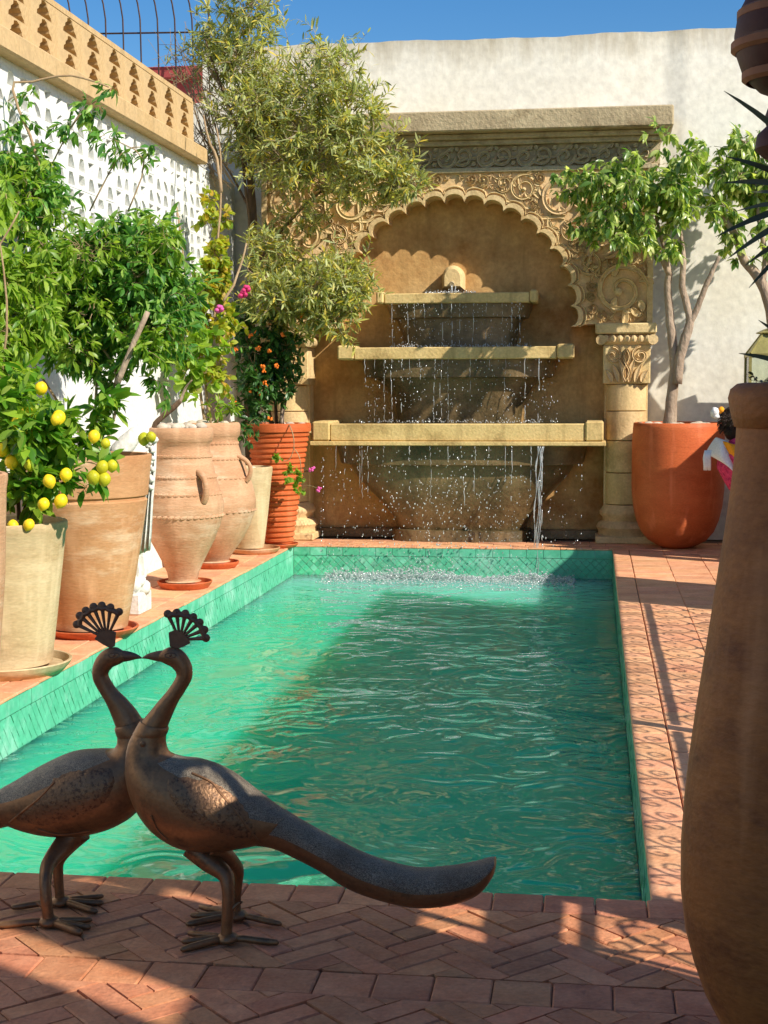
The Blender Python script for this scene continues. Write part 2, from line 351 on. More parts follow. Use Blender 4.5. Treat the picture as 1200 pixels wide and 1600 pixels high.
def glass():
    m, nt, bs, N, L = base_nodes('clear_pane')
    tr = N('ShaderNodeBsdfTransparent'); tr.inputs[0].default_value = (.92, .95, .92, 1)
    gl = N('ShaderNodeBsdfGlossy'); gl.inputs['Roughness'].default_value = .05
    fr = N('ShaderNodeFresnel'); fr.inputs[0].default_value = 1.45
    mx = N('ShaderNodeMixShader'); L(fr.outputs[0], mx.inputs[0]); L(tr.outputs[0], mx.inputs[1]); L(gl.outputs[0], mx.inputs[2])
    L(mx.outputs[0], nt.nodes['Material Output'].inputs[0]); return m
M['glass'] = glass()
def drops():
    m, nt, bs, N, L = base_nodes('water_drops')
    tr = N('ShaderNodeBsdfTransparent'); tr.inputs[0].default_value = (.9, .95, .97, 1)
    df = N('ShaderNodeBsdfDiffuse'); df.inputs[0].default_value = (.85, .88, .9, 1)
    tl = N('ShaderNodeBsdfTranslucent'); tl.inputs[0].default_value = (.85, .88, .9, 1)
    gl = N('ShaderNodeBsdfGlossy'); gl.inputs['Roughness'].default_value = .12
    a = N('ShaderNodeMixShader'); a.inputs[0].default_value = .5; L(df.outputs[0], a.inputs[1]); L(tl.outputs[0], a.inputs[2])
    b = N('ShaderNodeMixShader'); b.inputs[0].default_value = .3; L(a.outputs[0], b.inputs[1]); L(gl.outputs[0], b.inputs[2])
    c = N('ShaderNodeMixShader'); c.inputs[0].default_value = .72; L(tr.outputs[0], c.inputs[1]); L(b.outputs[0], c.inputs[2])
    L(c.outputs[0], nt.nodes['Material Output'].inputs[0]); return m
M['drops'] = drops()
def water():
    m, nt, bs, N, L = base_nodes('pool_water')
    tc = N('ShaderNodeTexCoord')
    def nz(scale, st, det, dist=0):
        mp = N('ShaderNodeMapping'); mp.inputs['Scale'].default_value = st; L(tc.outputs['Object'], mp.inputs[0])
        n = N('ShaderNodeTexNoise'); n.inputs['Scale'].default_value = scale; n.inputs['Detail'].default_value = det; n.inputs['Distortion'].default_value = dist
        L(mp.outputs[0], n.inputs['Vector']); return n.outputs['Fac']
    a = nz(1.25, (1, 1.05, 1), 1, 1.2); b = nz(3.4, (1, 1.05, 1), 1, 2.0); c = nz(22, (.8, 1.4, 1), 1)
    def mul(x, k):
        q = N('ShaderNodeMath'); q.operation = 'MULTIPLY'; L(x, q.inputs[0]); q.inputs[1].default_value = k; return q.outputs[0]
    def add(x, y):
        q = N('ShaderNodeMath'); q.operation = 'ADD'; L(x, q.inputs[0]); L(y, q.inputs[1]); return q.outputs[0]
    g_ = nz(.55, (1, 1, 1), 2)
    cal = N('ShaderNodeMapRange'); cal.inputs[1].default_value = .35; cal.inputs[2].default_value = .65; cal.inputs[3].default_value = .45; cal.inputs[4].default_value = 1.7; L(g_, cal.inputs[0])
    h0 = add(add(mul(a, 1.0), mul(b, .5)), mul(c, .015))
    hm = N('ShaderNodeMath'); hm.operation = 'MULTIPLY'; L(h0, hm.inputs[0]); L(cal.outputs[0], hm.inputs[1]); h = hm.outputs[0]
    bp = N('ShaderNodeBump'); bp.inputs['Strength'].default_value = 1.0; bp.inputs['Distance'].default_value = .05
    L(h, bp.inputs['Height'])
    tr = N('ShaderNodeBsdfTransparent'); tr.inputs[0].default_value = (.22, .80, .52, 1)
    # churned, aerated water below the fall is milkier
    sx = N('ShaderNodeSeparateXYZ'); L(tc.outputs['Object'], sx.inputs[0])
    mr = N('ShaderNodeMapRange'); mr.inputs[1].default_value = 10.4; mr.inputs[2].default_value = 12.6; L(sx.outputs[1], mr.inputs[0])
    L(mixc(nt, mr.outputs[0], (.022, .48, .225, 1), (.17, .70, .47, 1)), bs.inputs['Base Color'])
    bs.inputs['Roughness'].default_value = 1; bs.inputs['Specular IOR Level'].default_value = 0
    bs.inputs['Subsurface Weight'].default_value = 1.0; bs.inputs['Subsurface Radius'].default_value = (.45, 1.0, .7); bs.inputs['Subsurface Scale'].default_value = 2.2
    gl = N('ShaderNodeBsdfGlossy'); gl.inputs['Roughness'].default_value = .03; L(bp.outputs[0], gl.inputs['Normal'])
    body = N('ShaderNodeMixShader'); body.inputs[0].default_value = .88; L(tr.outputs[0], body.inputs[1]); L(bs.outputs[0], body.inputs[2])
    fr = N('ShaderNodeFresnel'); fr.inputs[0].default_value = 1.33; L(bp.outputs[0], fr.inputs[1])
    mx = N('ShaderNodeMixShader'); L(fr.outputs[0], mx.inputs[0]); L(body.outputs[0], mx.inputs[1]); L(gl.outputs[0], mx.inputs[2])
    L(mx.outputs[0], nt.nodes['Material Output'].inputs[0]); return m
M['water'] = water()

# ================================================================= GROUND AND POOL
PX0, PX1, PY0, PY1 = -2.61, .165, 3.97, 12.65      # pool rim
FZ = -1.15; WZ = -.26
LW = -3.3                                           # face of the left wall
mb = MB()                                           # mortar bed round the pool, one slab with the pool cut out
for (x0, x1, y0, y1) in ((-60, 60, -60, PY0-.03), (-60, 60, PY1+.03, 120), (-60, PX0-.03, PY0-.03, PY1+.03), (PX1+.03, 60, PY0-.03, PY1+.03)):
    mb.box((x0, y0, -.06), (x1, y1, -.012))
ground = mb.build('ground', M['mortar'], origin=(0, 0, 0)); tag(ground, kind='structure')

def brick_mesh(name, l, w, h, m, ch=.004):
    me = MB().box((-l/2, -w/2, -h), (l/2, w/2, 0), ch).mesh(name); me.materials.append(m); return me
def rotz(a): return Matrix.Rotation(a, 4, 'Z')
def lay(parent, name, me, x, y, a=0.0, zj=.0025):
    tilt = Matrix.Rotation(rnd.uniform(-.006, .006), 4, 'X') @ Matrix.Rotation(rnd.uniform(-.006, .006), 4, 'Y')
    inst(name, me, Matrix.Translation((x, y, rnd.uniform(-zj, zj*.6))) @ rotz(a+rnd.uniform(-.008, .008)) @ tilt, parent)
near = thing('near_pavement', (-1, 3.2, -.012), kind='structure')
sq = brick_mesh('square_tile', .1362, .1362, .016, M['brick'])
n = 26
for k in range(n):
    lay(near, 'tile', sq, PX0-.7+(k+.5)*.1385, PY0-.068)
    lay(near, 'tile', sq, PX0-.66+(k+.5)*.1385, 3.305)
BL, BW = .192, .0685
bk = brick_mesh('long_brick', BL-.004, BW-.004, .016, M['brick'])
bkcut = MB
def herring(parent, x0, x1, y0, y1):
    # 45 degree herringbone, bricks clipped to the strip
    c45 = math.cos(math.pi/4); q = BL/BW
    cnt = 0
    seen = set()
    for i in range(-60, 60):
        for j in range(-60, 60):
            # standard herringbone: horizontal brick and vertical brick offset on a lattice
            for o in (0, 1):
                bx = i*BW+j*BL if o == 0 else i*BW+j*BL
                if o == 0: a0, b0, a1, b1 = i*BW+j*BL*1.0, i*BW-j*BL*1.0, i*BW+j*BL+BL, i*BW-j*BL+BW
                else: a0, b0, a1, b1 = i*BW+j*BL-0, i*BW-j*BL+BW, i*BW+j*BL+BW, i*BW-j*BL+BW+BL
                pts = [(a0+.002, b0+.002), (a1-.002, b0+.002), (a1-.002, b1-.002), (a0+.002, b1-.002)]
                w = [((a-b)*c45-1.0, (a+b)*c45+3.3) for a, b in pts]
                if max(p[0] for p in w) < x0 or min(p[0] for p in w) > x1 or max(p[1] for p in w) < y0 or min(p[1] for p in w) > y1: continue
                inside = all(x0 <= p[0] <= x1 and y0 <= p[1] <= y1 for p in w)
                if inside:
                    cx = sum(p[0] for p in w)/4; cy = sum(p[1] for p in w)/4
                    lay(parent, 'brick', bk, cx, cy, (math.pi/4 if o == 0 else 3*math.pi/4))
                else:
                    poly = w
                    for ax, lim, sgn in ((0, x0, 1), (0, x1, -1), (1, y0, 1), (1, y1, -1)):
                        out = []
                        for k in range(len(poly)):
                            p, r_ = poly[k], poly[(k+1) % len(poly)]
                            ip, ir = sgn*(p[ax]-lim) >= 0, sgn*(r_[ax]-lim) >= 0
                            if ip: out.append(p)
                            if ip != ir:
                                t = (lim-p[ax])/(r_[ax]-p[ax]); out.append((p[0]+t*(r_[0]-p[0]), p[1]+t*(r_[1]-p[1])))
                        poly = out
                        if len(poly) < 3: break
                    if len(poly) < 3: continue
                    ar = abs(sum(poly[k][0]*poly[(k+1) % len(poly)][1]-poly[(k+1) % len(poly)][0]*poly[k][1] for k in range(len(poly))))/2
                    if ar < .0006: continue
                    zt = rnd.uniform(-.002, .001)
                    MB().prism(poly, -.03, zt, lambda a, b, d: (a, b, d)).build('brick', M['brick'], parent)
                cnt += 1
    return cnt
herring(near, -2.35, .98, 3.378, PY0-.138)
herring(near, -1.75, .8, 2.92, 3.234)
# right walk
rd = thing('right_pavement', (.9, 8, -.012), kind='structure')
lt = brick_mesh('long_tile', .276, .136, .016, M['tile']); rt_sq = brick_mesh('walk_square_tile', .136, .136, .016, M['tile'])
k = 0
y = PY0+.005
for k in range(62):
    lay(rd, 'tile', rt_sq, PX1+.068, PY0+(k+.5)*.14)
for r_ in range(4):
    for k in range(48):
        lay(rd, 'tile', lt, .306+.14+.28*r_+0, 4.0+(k+(.5 if r_ % 2 else 0))*.14*1.28+.0) if False else None
tile_y = brick_mesh('cross_tile', .2785, .1765, .016, M['tile'])
for r_ in range(5):
    for k in range(50):
        lay(rd, 'tile', tile_y, .306+.14+.28*r_, 4.0+(k+.5+(.5 if r_ % 2 else 0))*.18)
# near right corner squares beside the vase
for r_ in range(6):
    lay(rd, 'tile', sq, PX1+.068+.1385*(r_+0), PY0-.068) if r_ > 5 else None
# left walk
ld = thing('left_pavement', (-2.95, 8, -.012), kind='structure')
lsq = brick_mesh('rim_tile', .136, .137, .016, M['tile'])
for k in range(62): lay(ld, 'tile', lsq, PX0-.068, PY0+(k+.5)*.14)
for r_ in range(2):
    for k in range(48): lay(ld, 'tile', tile_y, PX0-.138-.14-.28*r_, 4.0+(k+.5+.5*r_)*.18)
# far strip
fd = thing('far_pavement', (-1.2, 13, -.012), kind='structure')
for k in range(34): lay(fd, 'tile', lsq, PX0-.3+(k+.5)*.1385, PY1+.068)
for r_ in range(3):
    for k in range(18): lay(fd, 'tile', lt, PX0-.5+(k+.5+.5*(r_ % 2))*.28, PY1+.21+r_*.14)

# pool: shell, tiles on the walls, water
pool = thing('pool', (-1.2, 8.3, FZ), kind='structure')
MB().box((PX0-.2, PY0-.2, FZ-.1), (PX1+.2, PY1+.2, FZ)).build('pool_floor', M['poolfloor'], pool)
mw = MB()
mw.box((PX0-.2, PY0-.2, FZ), (PX0-.012, PY1+.2, -.018)); mw.box((PX1+.012, PY0-.2, FZ), (PX1+.2, PY1+.2, -.018))
mw.box((PX0-.012, PY0-.2, FZ), (PX1+.012, PY0-.012, -.018)); mw.box((PX0-.012, PY1+.012, FZ), (PX1+.012, PY1+.2, -.018))
mw.build('pool_lining', M['grout'], pool)
def clip(poly, lims):
    for ax, lim, sgn in lims:
        out = []
        for k in range(len(poly)):
            p, r_ = poly[k], poly[(k+1) % len(poly)]
            ip, ir = sgn*(p[ax]-lim) >= 0, sgn*(r_[ax]-lim) >= 0
            if ip: out.append(p)
            if ip != ir:
                t = (lim-p[ax])/(r_[ax]-p[ax]); out.append((p[0]+t*(r_[0]-p[0]), p[1]+t*(r_[1]-p[1])))
        poly = out
        if len(poly) < 3: return []
    return poly
def wall_tiles(name, a0, a1, f3, dw, dh, near_key, limit):
    """border course and diamonds on one wall; f3(a, z, depth)"""
    w = thing_part = None
    polys = []
    g = .0022
    n = int((a1-a0)/.14)
    for k in range(n):
        x = a0+(k)*(a1-a0)/n; x2 = a0+(k+1)*(a1-a0)/n
        polys.append([(x+g, -.085), (x2-g, -.085), (x2-g, -.0165), (x+g, -.0165)])
    zt, zb = -.0895, -.42
    i0 = int((a1-a0)/dw)+2
    for i in range(-1, i0*1):
        for j in range(0, int((zt-zb)/dh*2)+3):
            cx = a0+i*dw+(dw/2 if j % 2 else 0); cz = zt-j*dh/2
            p = [(cx-dw/2+g, cz), (cx, cz-dh/2+g), (cx+dw/2-g, cz), (cx, cz+dh/2-g)]
            p = clip(p, ((0, a0+g, 1), (0, a1-g, -1), (1, zt, -1), (1, zb, 1)))
            if len(p) >= 3: polys.append(p)
    polys.sort(key=lambda p: near_key(sum(q[0] for q in p)/len(p)) + (5 if min(q[1] for q in p) < WZ-.02 else 0))
    rest = MB()
    for q, p in enumerate(polys):
        d = .010+rnd.uniform(-.0015, .0015)
        t = MB().prism(p, .0, d, f3)
        if q < limit: t.build('tile', M['pooltile'], pool)
        else: rest.add(t.v, t.f)
    rest.build('submerged_and_far_tiles', M['pooltile'], pool, stuff=True)
wall_tiles('left', PY0, PY1, lambda a, z, d: (PX0-.012+d, a, z), .06, .078, lambda a: a, 140)
wall_tiles('far', PX0, PX1, lambda a, z, d: (a, PY1+.012-d, z), .072, .072, lambda a: abs(a+2), 110)
wall_tiles('right', PY0, PY1, lambda a, z, d: (PX1+.012-d, a, z), .06, .078, lambda a: a, 40)
MB().box((PX0-.012, PY0-.012, -.42), (PX1+.012, PY0-.0005, -.018)).build('near_rim', M['pooltile'], pool)
wm = MB().box((PX0+.0005, PY0+.0005, FZ+.004), (PX1-.0005, PY1-.0005, WZ))
wat = wm.build('water', M['water'], origin=(0, 0, 0)); tag(wat, kind='structure')

# ================================================================= WALLS
# far garden wall (white plaster)
FY = 13.46
fw_ = thing('garden_wall', (-.5, FY, 0), 'tall white plastered wall behind the carved stone fountain', 'wall')
m_ = MB(); nx, nz_ = 90, 70
x0, x1, z1 = -3.6, 4.2, 4.495
vs = []; fs = []
for i in range(nx+1):
    for j in range(nz_+1):
        x = x0+(x1-x0)*i/nx; z = z1*j/nz_
        dz = (.008*math.sin(x*2.3)+.005*math.sin(x*7.1+1)+.003*math.sin(x*23)) if j == nz_ else 0
        dy = .012*math.sin(x*1.7+z*1.1)+.008*math.sin(x*4.1-z*3.3)
        if x > .66: dy -= .03
        vs.append((x, FY+dy*(1 if z > .3 else 0)+.045, z+dz))
for i in range(nx):
    for j in range(nz_):
        a = i*(nz_+1)+j; fs.append((a, a+nz_+1, a+nz_+2, a+1))
nb = len(vs)
for i in range(nx+1):
    p = vs[i*(nz_+1)+nz_]; vs.append((p[0], p[1]+.3, p[2]-.02)); vs.append((p[0], p[1]+.3, 0))
for i in range(nx):
    a = i*(nz_+1)+nz_; b = nb+2*i
    fs.append((a, a+nz_+1, b+2, b)); fs.append((b, b+2, b+3, b+1))
m_.add(vs, fs); m_.build('plaster_face', M['garden_plaster'], fw_, smooth=True)

# left wall: plain below, lattice of small openings above, ledge, ochre parapet
lw = thing('left_wall', (LW, 9, 0), 'white wall with pierced lattice under an ochre parapet along the left side', 'wall')
MB().box((LW-.3, 2.5, 0), (LW, 13.45, 2.34)).build('wall_face', M['white'], lw)
MB().box((LW-.3, 2.5, 2.34), (LW-.09, 13.45, 3.24)).build('lattice_backing', M['white'], lw)
MB().box((LW-.09, 12.45, 2.34), (LW, 13.45, 3.24)).build('corner_pier', M['white'], lw)
MB().box((LW-.09, 2.5, 3.20), (LW, 12.45, 3.24)).build('lattice_rail', M['white'], lw)
def cell_mesh(name, w, h, hole, d, m):
    """block w by h in the YZ plane (front face at x=0, depth d) with a star-shaped opening"""
    cx = sum(p[0] for p in hole)/len(hole); cz = sum(p[1] for p in hole)/len(hole)
    def hit(poly, a):
        dx, dz = math.cos(a), math.sin(a); best = None
        for k in range(len(poly)):
            (ax, az), (bx, bz) = poly[k], poly[(k+1) % len(poly)]
            ex, ez = bx-ax, bz-az; den = dx*ez-dz*ex
            if abs(den) < 1e-12: continue
            t = ((ax-cx)*ez-(az-cz)*ex)/den; s_ = ((ax-cx)*dz-(az-cz)*dx)/den
            if t > 0 and -1e-9 <= s_ <= 1+1e-9 and (best is None or t < best): best = t
        return (cx+dx*best, cz+dz*best)
    rect = [(-w/2, -h/2), (w/2, -h/2), (w/2, h/2), (-w/2, h/2)]
    an = sorted(set(round(math.atan2(p[1]-cz, p[0]-cx), 6) for p in hole+rect))
    o = [hit(rect, a) for a in an]; i_ = [hit(hole, a) for a in an]; n = len(an)
    b = MB(); vs = [(0, p[0], p[1]) for p in o]+[(0, p[0], p[1]) for p in i_]+[(-d, p[0], p[1]) for p in i_]+[(-d, p[0], p[1]) for p in o]
    fs = []
    for k in range(n):
        j = (k+1) % n
        fs += [(k, j, n+j, n+k), (n+k, n+j, 2*n+j, 2*n+k), (2*n+k, 2*n+j, 3*n+j, 3*n+k), (3*n+k, 3*n+j, j, k)]
    b.add(vs, fs); me = b.mesh(name); me.materials.append(m); return me
cw, chh = .19, .1072
holes = [[(-.085, -.055), (.08, -.055), (.05, .055), (-.03, .055)], [(-.085, .05), (.07, .057), (.02, -.056), (-.03, -.05)],
         [(-.05, -.058), (.09, -.052), (.03, .056), (-.02, .05)], [(-.08, -.02), (.0, -.06), (.08, -.02), (.06, .055), (-.06, .055)], [(-.09, -.05), (-.01, -.05), (.06, .05), (.02, .055), (-.05, .02)]]
holes = [[(a_*.78, b_*.74) for a_, b_ in h_] for h_ in holes]
cells = [cell_mesh('lattice_block', cw, chh, h_, .09, M['white']) for h_ in holes]
for i in range(30):
    for j in range(8):
        q = cells[rnd.choice((0, 1, 2, 1, 0, 3, 4))]
        M4 = Matrix.Translation((LW+rnd.uniform(-.002, .002), 12.45-cw*(i+.5), 2.343+chh*(j+.5)))
        if rnd.random() < .5: M4 = M4 @ Matrix.Scale(-1, 4, (0, 1, 0))
        inst('lattice_block', q, M4, lw)
MB().box((LW-.09, 2.5, 2.34), (LW, 12.45-cw*30, 3.2)).build('lattice_end', M['white'], lw)
lg = MB().box((LW-.3, 2.5, 3.24), (LW+.09, 12.16, 3.37), .012); lg.build('ledge', M['yellow'], lw)
# parapet: columns of three bell-shaped openings
bell = [(-.125, -.05), (.115, -.05), (.105, -.03), (.075, -.014), (.07, .004), (.04, .022), (.035, .04), (.0, .053), (-.045, .046), (-.05, .024), (-.085, .006), (-.09, -.012), (-.12, -.026)]
bw_, bh = .44, .112
bm_ = cell_mesh('parapet_block', bw_, bh, bell, .14, M['yellow'])
for i in range(11):
    for j in range(3):
        inst('parapet_block', bm_, Matrix.Translation((LW, 12.02-bw_*(i+.5), 3.372+.012+bh*(j+.5))), lw)
ye = 12.02-bw_*11
MB().box((LW-.14, ye, 3.372+.012+3*bh), (LW+.004, 12.02, 3.755)).build('parapet_coping', M['yellow'], lw)
MB().box((LW-.14, ye, 3.370), (LW+.002, 12.02, 3.384)).build('parapet_sill', M['yellow'], lw)
MB().box((LW-.14, 12.021, 3.37), (LW, 12.06, 3.74)).build('parapet_end', M['yellow'], lw)
# backing seen through openings
MB().box((LW-.26, ye, 3.37), (LW-.2, 12.06, 3.70)).build('parapet_backing', M['yellow'], lw)

# unseen right-hand walls shaped for sun and shade; iron grilles shadow the walk
GX = 2.0
gw = thing('gallery_wall', (GX, 5, 0), 'unseen white gallery wall with iron scroll grilles, openings shaped to throw sun patches, beyond the right edge of the picture', 'wall')
def holed(name, y0, y1, z0, z1, holes, m, parent, t=.05, GX=2.0):
    ys = sorted(set([y0, y1]+[h_[0] for h_ in holes]+[h_[1] for h_ in holes]))
    zs = sorted(set([z0, z1]+[h_[2] for h_ in holes]+[h_[3] for h_ in holes]))
    b = MB()
    for i in range(len(ys)-1):
        run = None
        for j in range(len(zs)-1):
            yc, zc = (ys[i]+ys[i+1])/2, (zs[j]+zs[j+1])/2
            if any(h_[0] < yc < h_[1] and h_[2] < zc < h_[3] for h_ in holes):
                if run is not None: b.box((GX, ys[i], run), (GX+t, ys[i+1], zs[j])); run = None
            elif run is None: run = zs[j]
        if run is not None: b.box((GX, ys[i], run), (GX+t, ys[i+1], z1))
    return b.build(name, m, parent)
holed('house_wall', -3, 2.1, 0, 5.2, [(1.31, 1.52, 2.58, 3.3), (1.73, 1.97, 2.86, 3.24), (1.86, 2.07, 2.66, 2.845)], M['plaster'], gw)  # unseen, shades the near paving; slots cut to aim sun streaks
holed('gallery_front', 2.1, 9.7, 0, 3.0, [(2.2, 2.6, 1.95, 2.26), (2.36, 2.88, 1.2, 1.91), (2.93, 8.55, .3, 1.66)], M['plaster'], gw)  # unseen; height set to shade the pool, openings to light the walk
holed('low_wall', 9.7, 13.38, 0, 1.88, [(9.75, 11.2, .7, 1.66), (11.34, 11.42, .9, 1.5), (11.52, 11.60, .9, 1.5), (11.72, 11.80, .9, 1.5)], M['plaster'], gw)  # unseen; height set for far corner shade, narrow slots for light spots
def spiral(cy, cz, r_, a0, turns, sgn, n=22):
    return [(cy+r_*(1-.8*t/n)*math.cos(a0+sgn*turns*6.283*t/n), cz+r_*(1-.8*t/n)*math.sin(a0+sgn*turns*6.283*t/n)) for t in range(n+1)]
RX = 1.2                                           # iron screen between the walk and the gallery
def grille(y0, y1, z0, z1):
    g = MB(); n = max(1, round((y1-y0)/.27)); w = (y1-y0)/n; x = RX
    for z in (.757, .2): g.box((x-.009, y0, z-.013), (x+.009, y1, z+.013))
    hrow = .2
    for k in range(n):
        yc = y0+(k+.5)*w
        for zb_ in (.757-2*hrow, .757-hrow, .757):
            zt_ = min(zb_+hrow, z1)
            for s_ in (-1, 1):
                arc = [(x, yc+s_*w*.48*math.sin(math.pi*t/12), zb_+hrow*t/12) for t in range(13) if zb_+hrow*t/12 <= z1]
                g.tube(arc, .0052, 5)
                c_ = spiral(yc+s_*w*.2, zb_+hrow*(.62 if s_ > 0 else .42), w*.15, (0 if s_ > 0 else 3.14), 1.15, s_, 16)
                g.tube([(x, a, b) for a, b in c_], .0048, 5)
            g.ball((x, yc, zb_), (.012, .02, .02), 6, 4)
    return g.build('iron_grille', M['iron'], gw)
grille(3.36, 5.47, .2, .93); grille(5.59, 9.0, .2, .93)
for yy in (5.53, 3.32): MB().box((RX-.02, yy-.03, 0), (RX+.02, yy+.03, 1.0)).build('grille_post', M['iron'], gw)
g = MB()
for (yy, zz, rr_, a0, sg) in ((3.08, .93, .07, 0, 1), (3.2, .84, .06, 2, -1), (2.98, 1.0, .06, 1, 1), (3.18, 1.02, .07, 3.5, 1)):
    g.tube([(RX, a, b) for a, b in spiral(yy, zz, rr_, a0, 1.1, sg)], .0055, 5)
g.tube([(RX, 2.92+.4*t/10, .72+.28*math.sin(t/10*3.1)) for t in range(11)], .006, 5); g.tube([(RX, 2.92+.4*t/10, 1.05-.25*math.sin(t/10*3.1)) for t in range(11)], .006, 5)
g.tube([(RX, 2.9, .62), (RX, 3.3, .62)], .008, 5); g.tube([(RX, 2.9, 1.08), (RX, 3.3, 1.08)], .008, 5); g.tube([(RX, 2.92, 0), (RX, 2.92, 1.08)], .012, 6)
g.build('iron_scroll', M['iron'], gw)
holed('sun_patch_panel', 2.3, 3.28, 0, 1.62, [(2.89, 3.19, .45, 1.062), (2.89, 3.19, 1.09, 1.14), (2.74, 2.82, 1.30, 1.47), (2.85, 2.97, 1.31, 1.48)], M['wood'], gw, .02, RX)  # added unseen panel, cutouts shaped to throw crisp sun patches on the bricks
# timber beam that carries the hanging clay ornament
beam = MB().box((.25, 2.69, 2.52), (GX, 2.81, 2.64), .01).build('beam', M['wood'], gw)

# roof terrace beyond the left wall: railing and red hut
rf = MB().box((-9, 14.4, 0), (-3.55, 19, 4.18)).build('roof_terrace', M['plaster'], origin=(-6, 16, 0)); tag(rf, kind='structure')
p1, p2 = AY(200, 112, 15.2), AY(323, 112, 15.2)
zb = AY(323, 250, 15.2).z
hut = thing('roof_hut', (p1.x, 15.2, zb), 'small dull red painted roof hut with a flat overhanging top beside the tree', 'hut')
MB().box((p1.x, 15.2, zb), (p2.x-.06, 16.4, p1.z-.1)).build('wall', M['redpaint'], hut)
MB().box((p1.x-.1, 15.1, p1.z-.1), (p2.x, 16.5, p1.z+.02), .01).build('roof', M['redpaint'], hut)
fe = AY(200, 150, 14.9)
fence = thing('roof_railing', (fe.x, 14.9, 4.18), 'thin rusty iron railing with curved bars above the ochre parapet', 'railing')
for q in range(-1, 9):
    ub = 113+27*q
    bar = [AY(ub+o, v, 14.9) for v, o in ((170, 1), (100, 1), (60, 0), (30, -2), (5, -7), (-20, -14), (-60, -18))]
    bar = [Vector((p.x, 14.9-.03*math.sin(i), p.z)) for i, p in enumerate(bar)]
    MB().tube(bar, .009, 6).build('bar', M['iron'], fence, smooth=True)
a, b = AY(60, 54, 14.9), AY(330, 50, 14.9)
MB().tube([a, b], .009, 6).build('rail', M['iron'], fence)
MB().tube([a+Vector((0, 0, -.62)), b+Vector((0, 0, -.62))], .009, 6).build('rail', M['iron'], fence)

# ================================================================= WALL FOUNTAIN
XC = -1.245; PY = 13.22; NY = 13.48; ZC = 1.985; AR = 1.10
ft = thing('wall_fountain', (XC, 13.3, 0), 'carved sandstone wall fountain with a scalloped arch and three stacked basins spilling water', 'fountain')
HW = 1.745; ZT = 3.27; ZB = 1.935
MB().box((XC-1.36, NY, 0), (XC+1.36, NY+.02, 3.2)).build('niche_back', M['niche'], ft)
# scalloped arch outline
LOB = 19; hs_ = .062
def scallop(th):
    a0, a1 = R(-4), R(184); t = (th-a0)/(a1-a0)*LOB; x = (t % 1)*2-1
    return AR-hs_+hs_*math.sqrt(max(0, 1-x*x))
ths = [R(-4)+R(188)*k/(LOB*10) for k in range(LOB*10+1)]
def outer(th):
    dx, dz = math.cos(th), math.sin(th); t = 9e9
    if dx > 1e-6: t = min(t, HW/dx)
    if dx < -1e-6: t = min(t, -HW/dx)
    if dz > 1e-6: t = min(t, (ZT-ZC)/dz)
    if dz < -1e-6: t = min(t, (ZB-ZC)/dz)
    return t
b = MB(); vs = []; fs = []
for th in ths:
    ri = scallop(th); ro = max(outer(th), ri+.02); c_, s_ = math.cos(th), math.sin(th)
    vs += [(XC+ri*c_, NY, ZC+ri*s_), (XC+ri*c_, PY, ZC+ri*s_), (XC+ro*c_, PY, ZC+ro*s_), (XC+ro*c_, NY, ZC+ro*s_)]
for k in range(len(ths)-1):
    i = 4*k; j = i+4
    for q in range(3): fs.append((i+q, i+q+1, j+q+1, j+q))
# the corners of the panel
b.add(vs, fs)
for sgn in (-1, 1):
    cth = math.atan2(ZT-ZC, HW)
    b.add([(XC+sgn*HW, PY+.001, ZB), (XC+sgn*HW, PY+.001, ZT), (XC+sgn*HW, NY+.02, ZT), (XC+sgn*HW, NY+.02, ZB)], [(0, 1, 2, 3)])
b.build('spandrel', M['stone'], ft)
# fill for corners where a ray step jumps the corner
for sgn in (-1, 1):
    MB().add([(XC+sgn*HW, PY+.0015, ZT), (XC+sgn*(HW-.09), PY+.0015, ZT), (XC+sgn*HW, PY+.0015, ZT-.07)], [(0, 1, 2)]).build('corner_fill', M['stone'], ft)
def strip(thl, rin, rout, yf, yb):
    q = MB(); vs = []; fs = []
    for th in thl:
        c_, s_ = math.cos(th), math.sin(th); a, e = rin(th), rout(th)
        vs += [(XC+a*c_, yb, ZC+a*s_), (XC+(a+.006)*c_, yf, ZC+(a+.006)*s_), (XC+(e-.008)*c_, yf, ZC+(e-.008)*s_), (XC+e*c_, yb, ZC+e*s_)]
    for k in range(len(thl)-1):
        for t in range(3): fs.append((4*k+t, 4*k+t+1, 4*k+5+t, 4*k+4+t))
    n = len(vs); fs += [(0, 1, 2, 3), (n-4, n-1, n-2, n-3)]
    q.add(vs, fs); return q
strip(ths, lambda t: scallop(t)-.004, lambda t: scallop(t)+.052, PY-.034, PY+.02).build('arch_trim', M['stone'], ft)
strip(ths, lambda t: scallop(t)+.06, lambda t: scallop(t)+.082, PY-.024, PY+.01).build('arch_trim', M['stone'], ft)
MB().box((XC-HW, PY-.03, ZB), (XC-HW+.05, PY+.01, ZT)).build('border', M['stone'], ft)
MB().box((XC+HW-.05, PY-.03, ZB), (XC+HW, PY+.01, ZT)).build('border', M['stone'], ft)
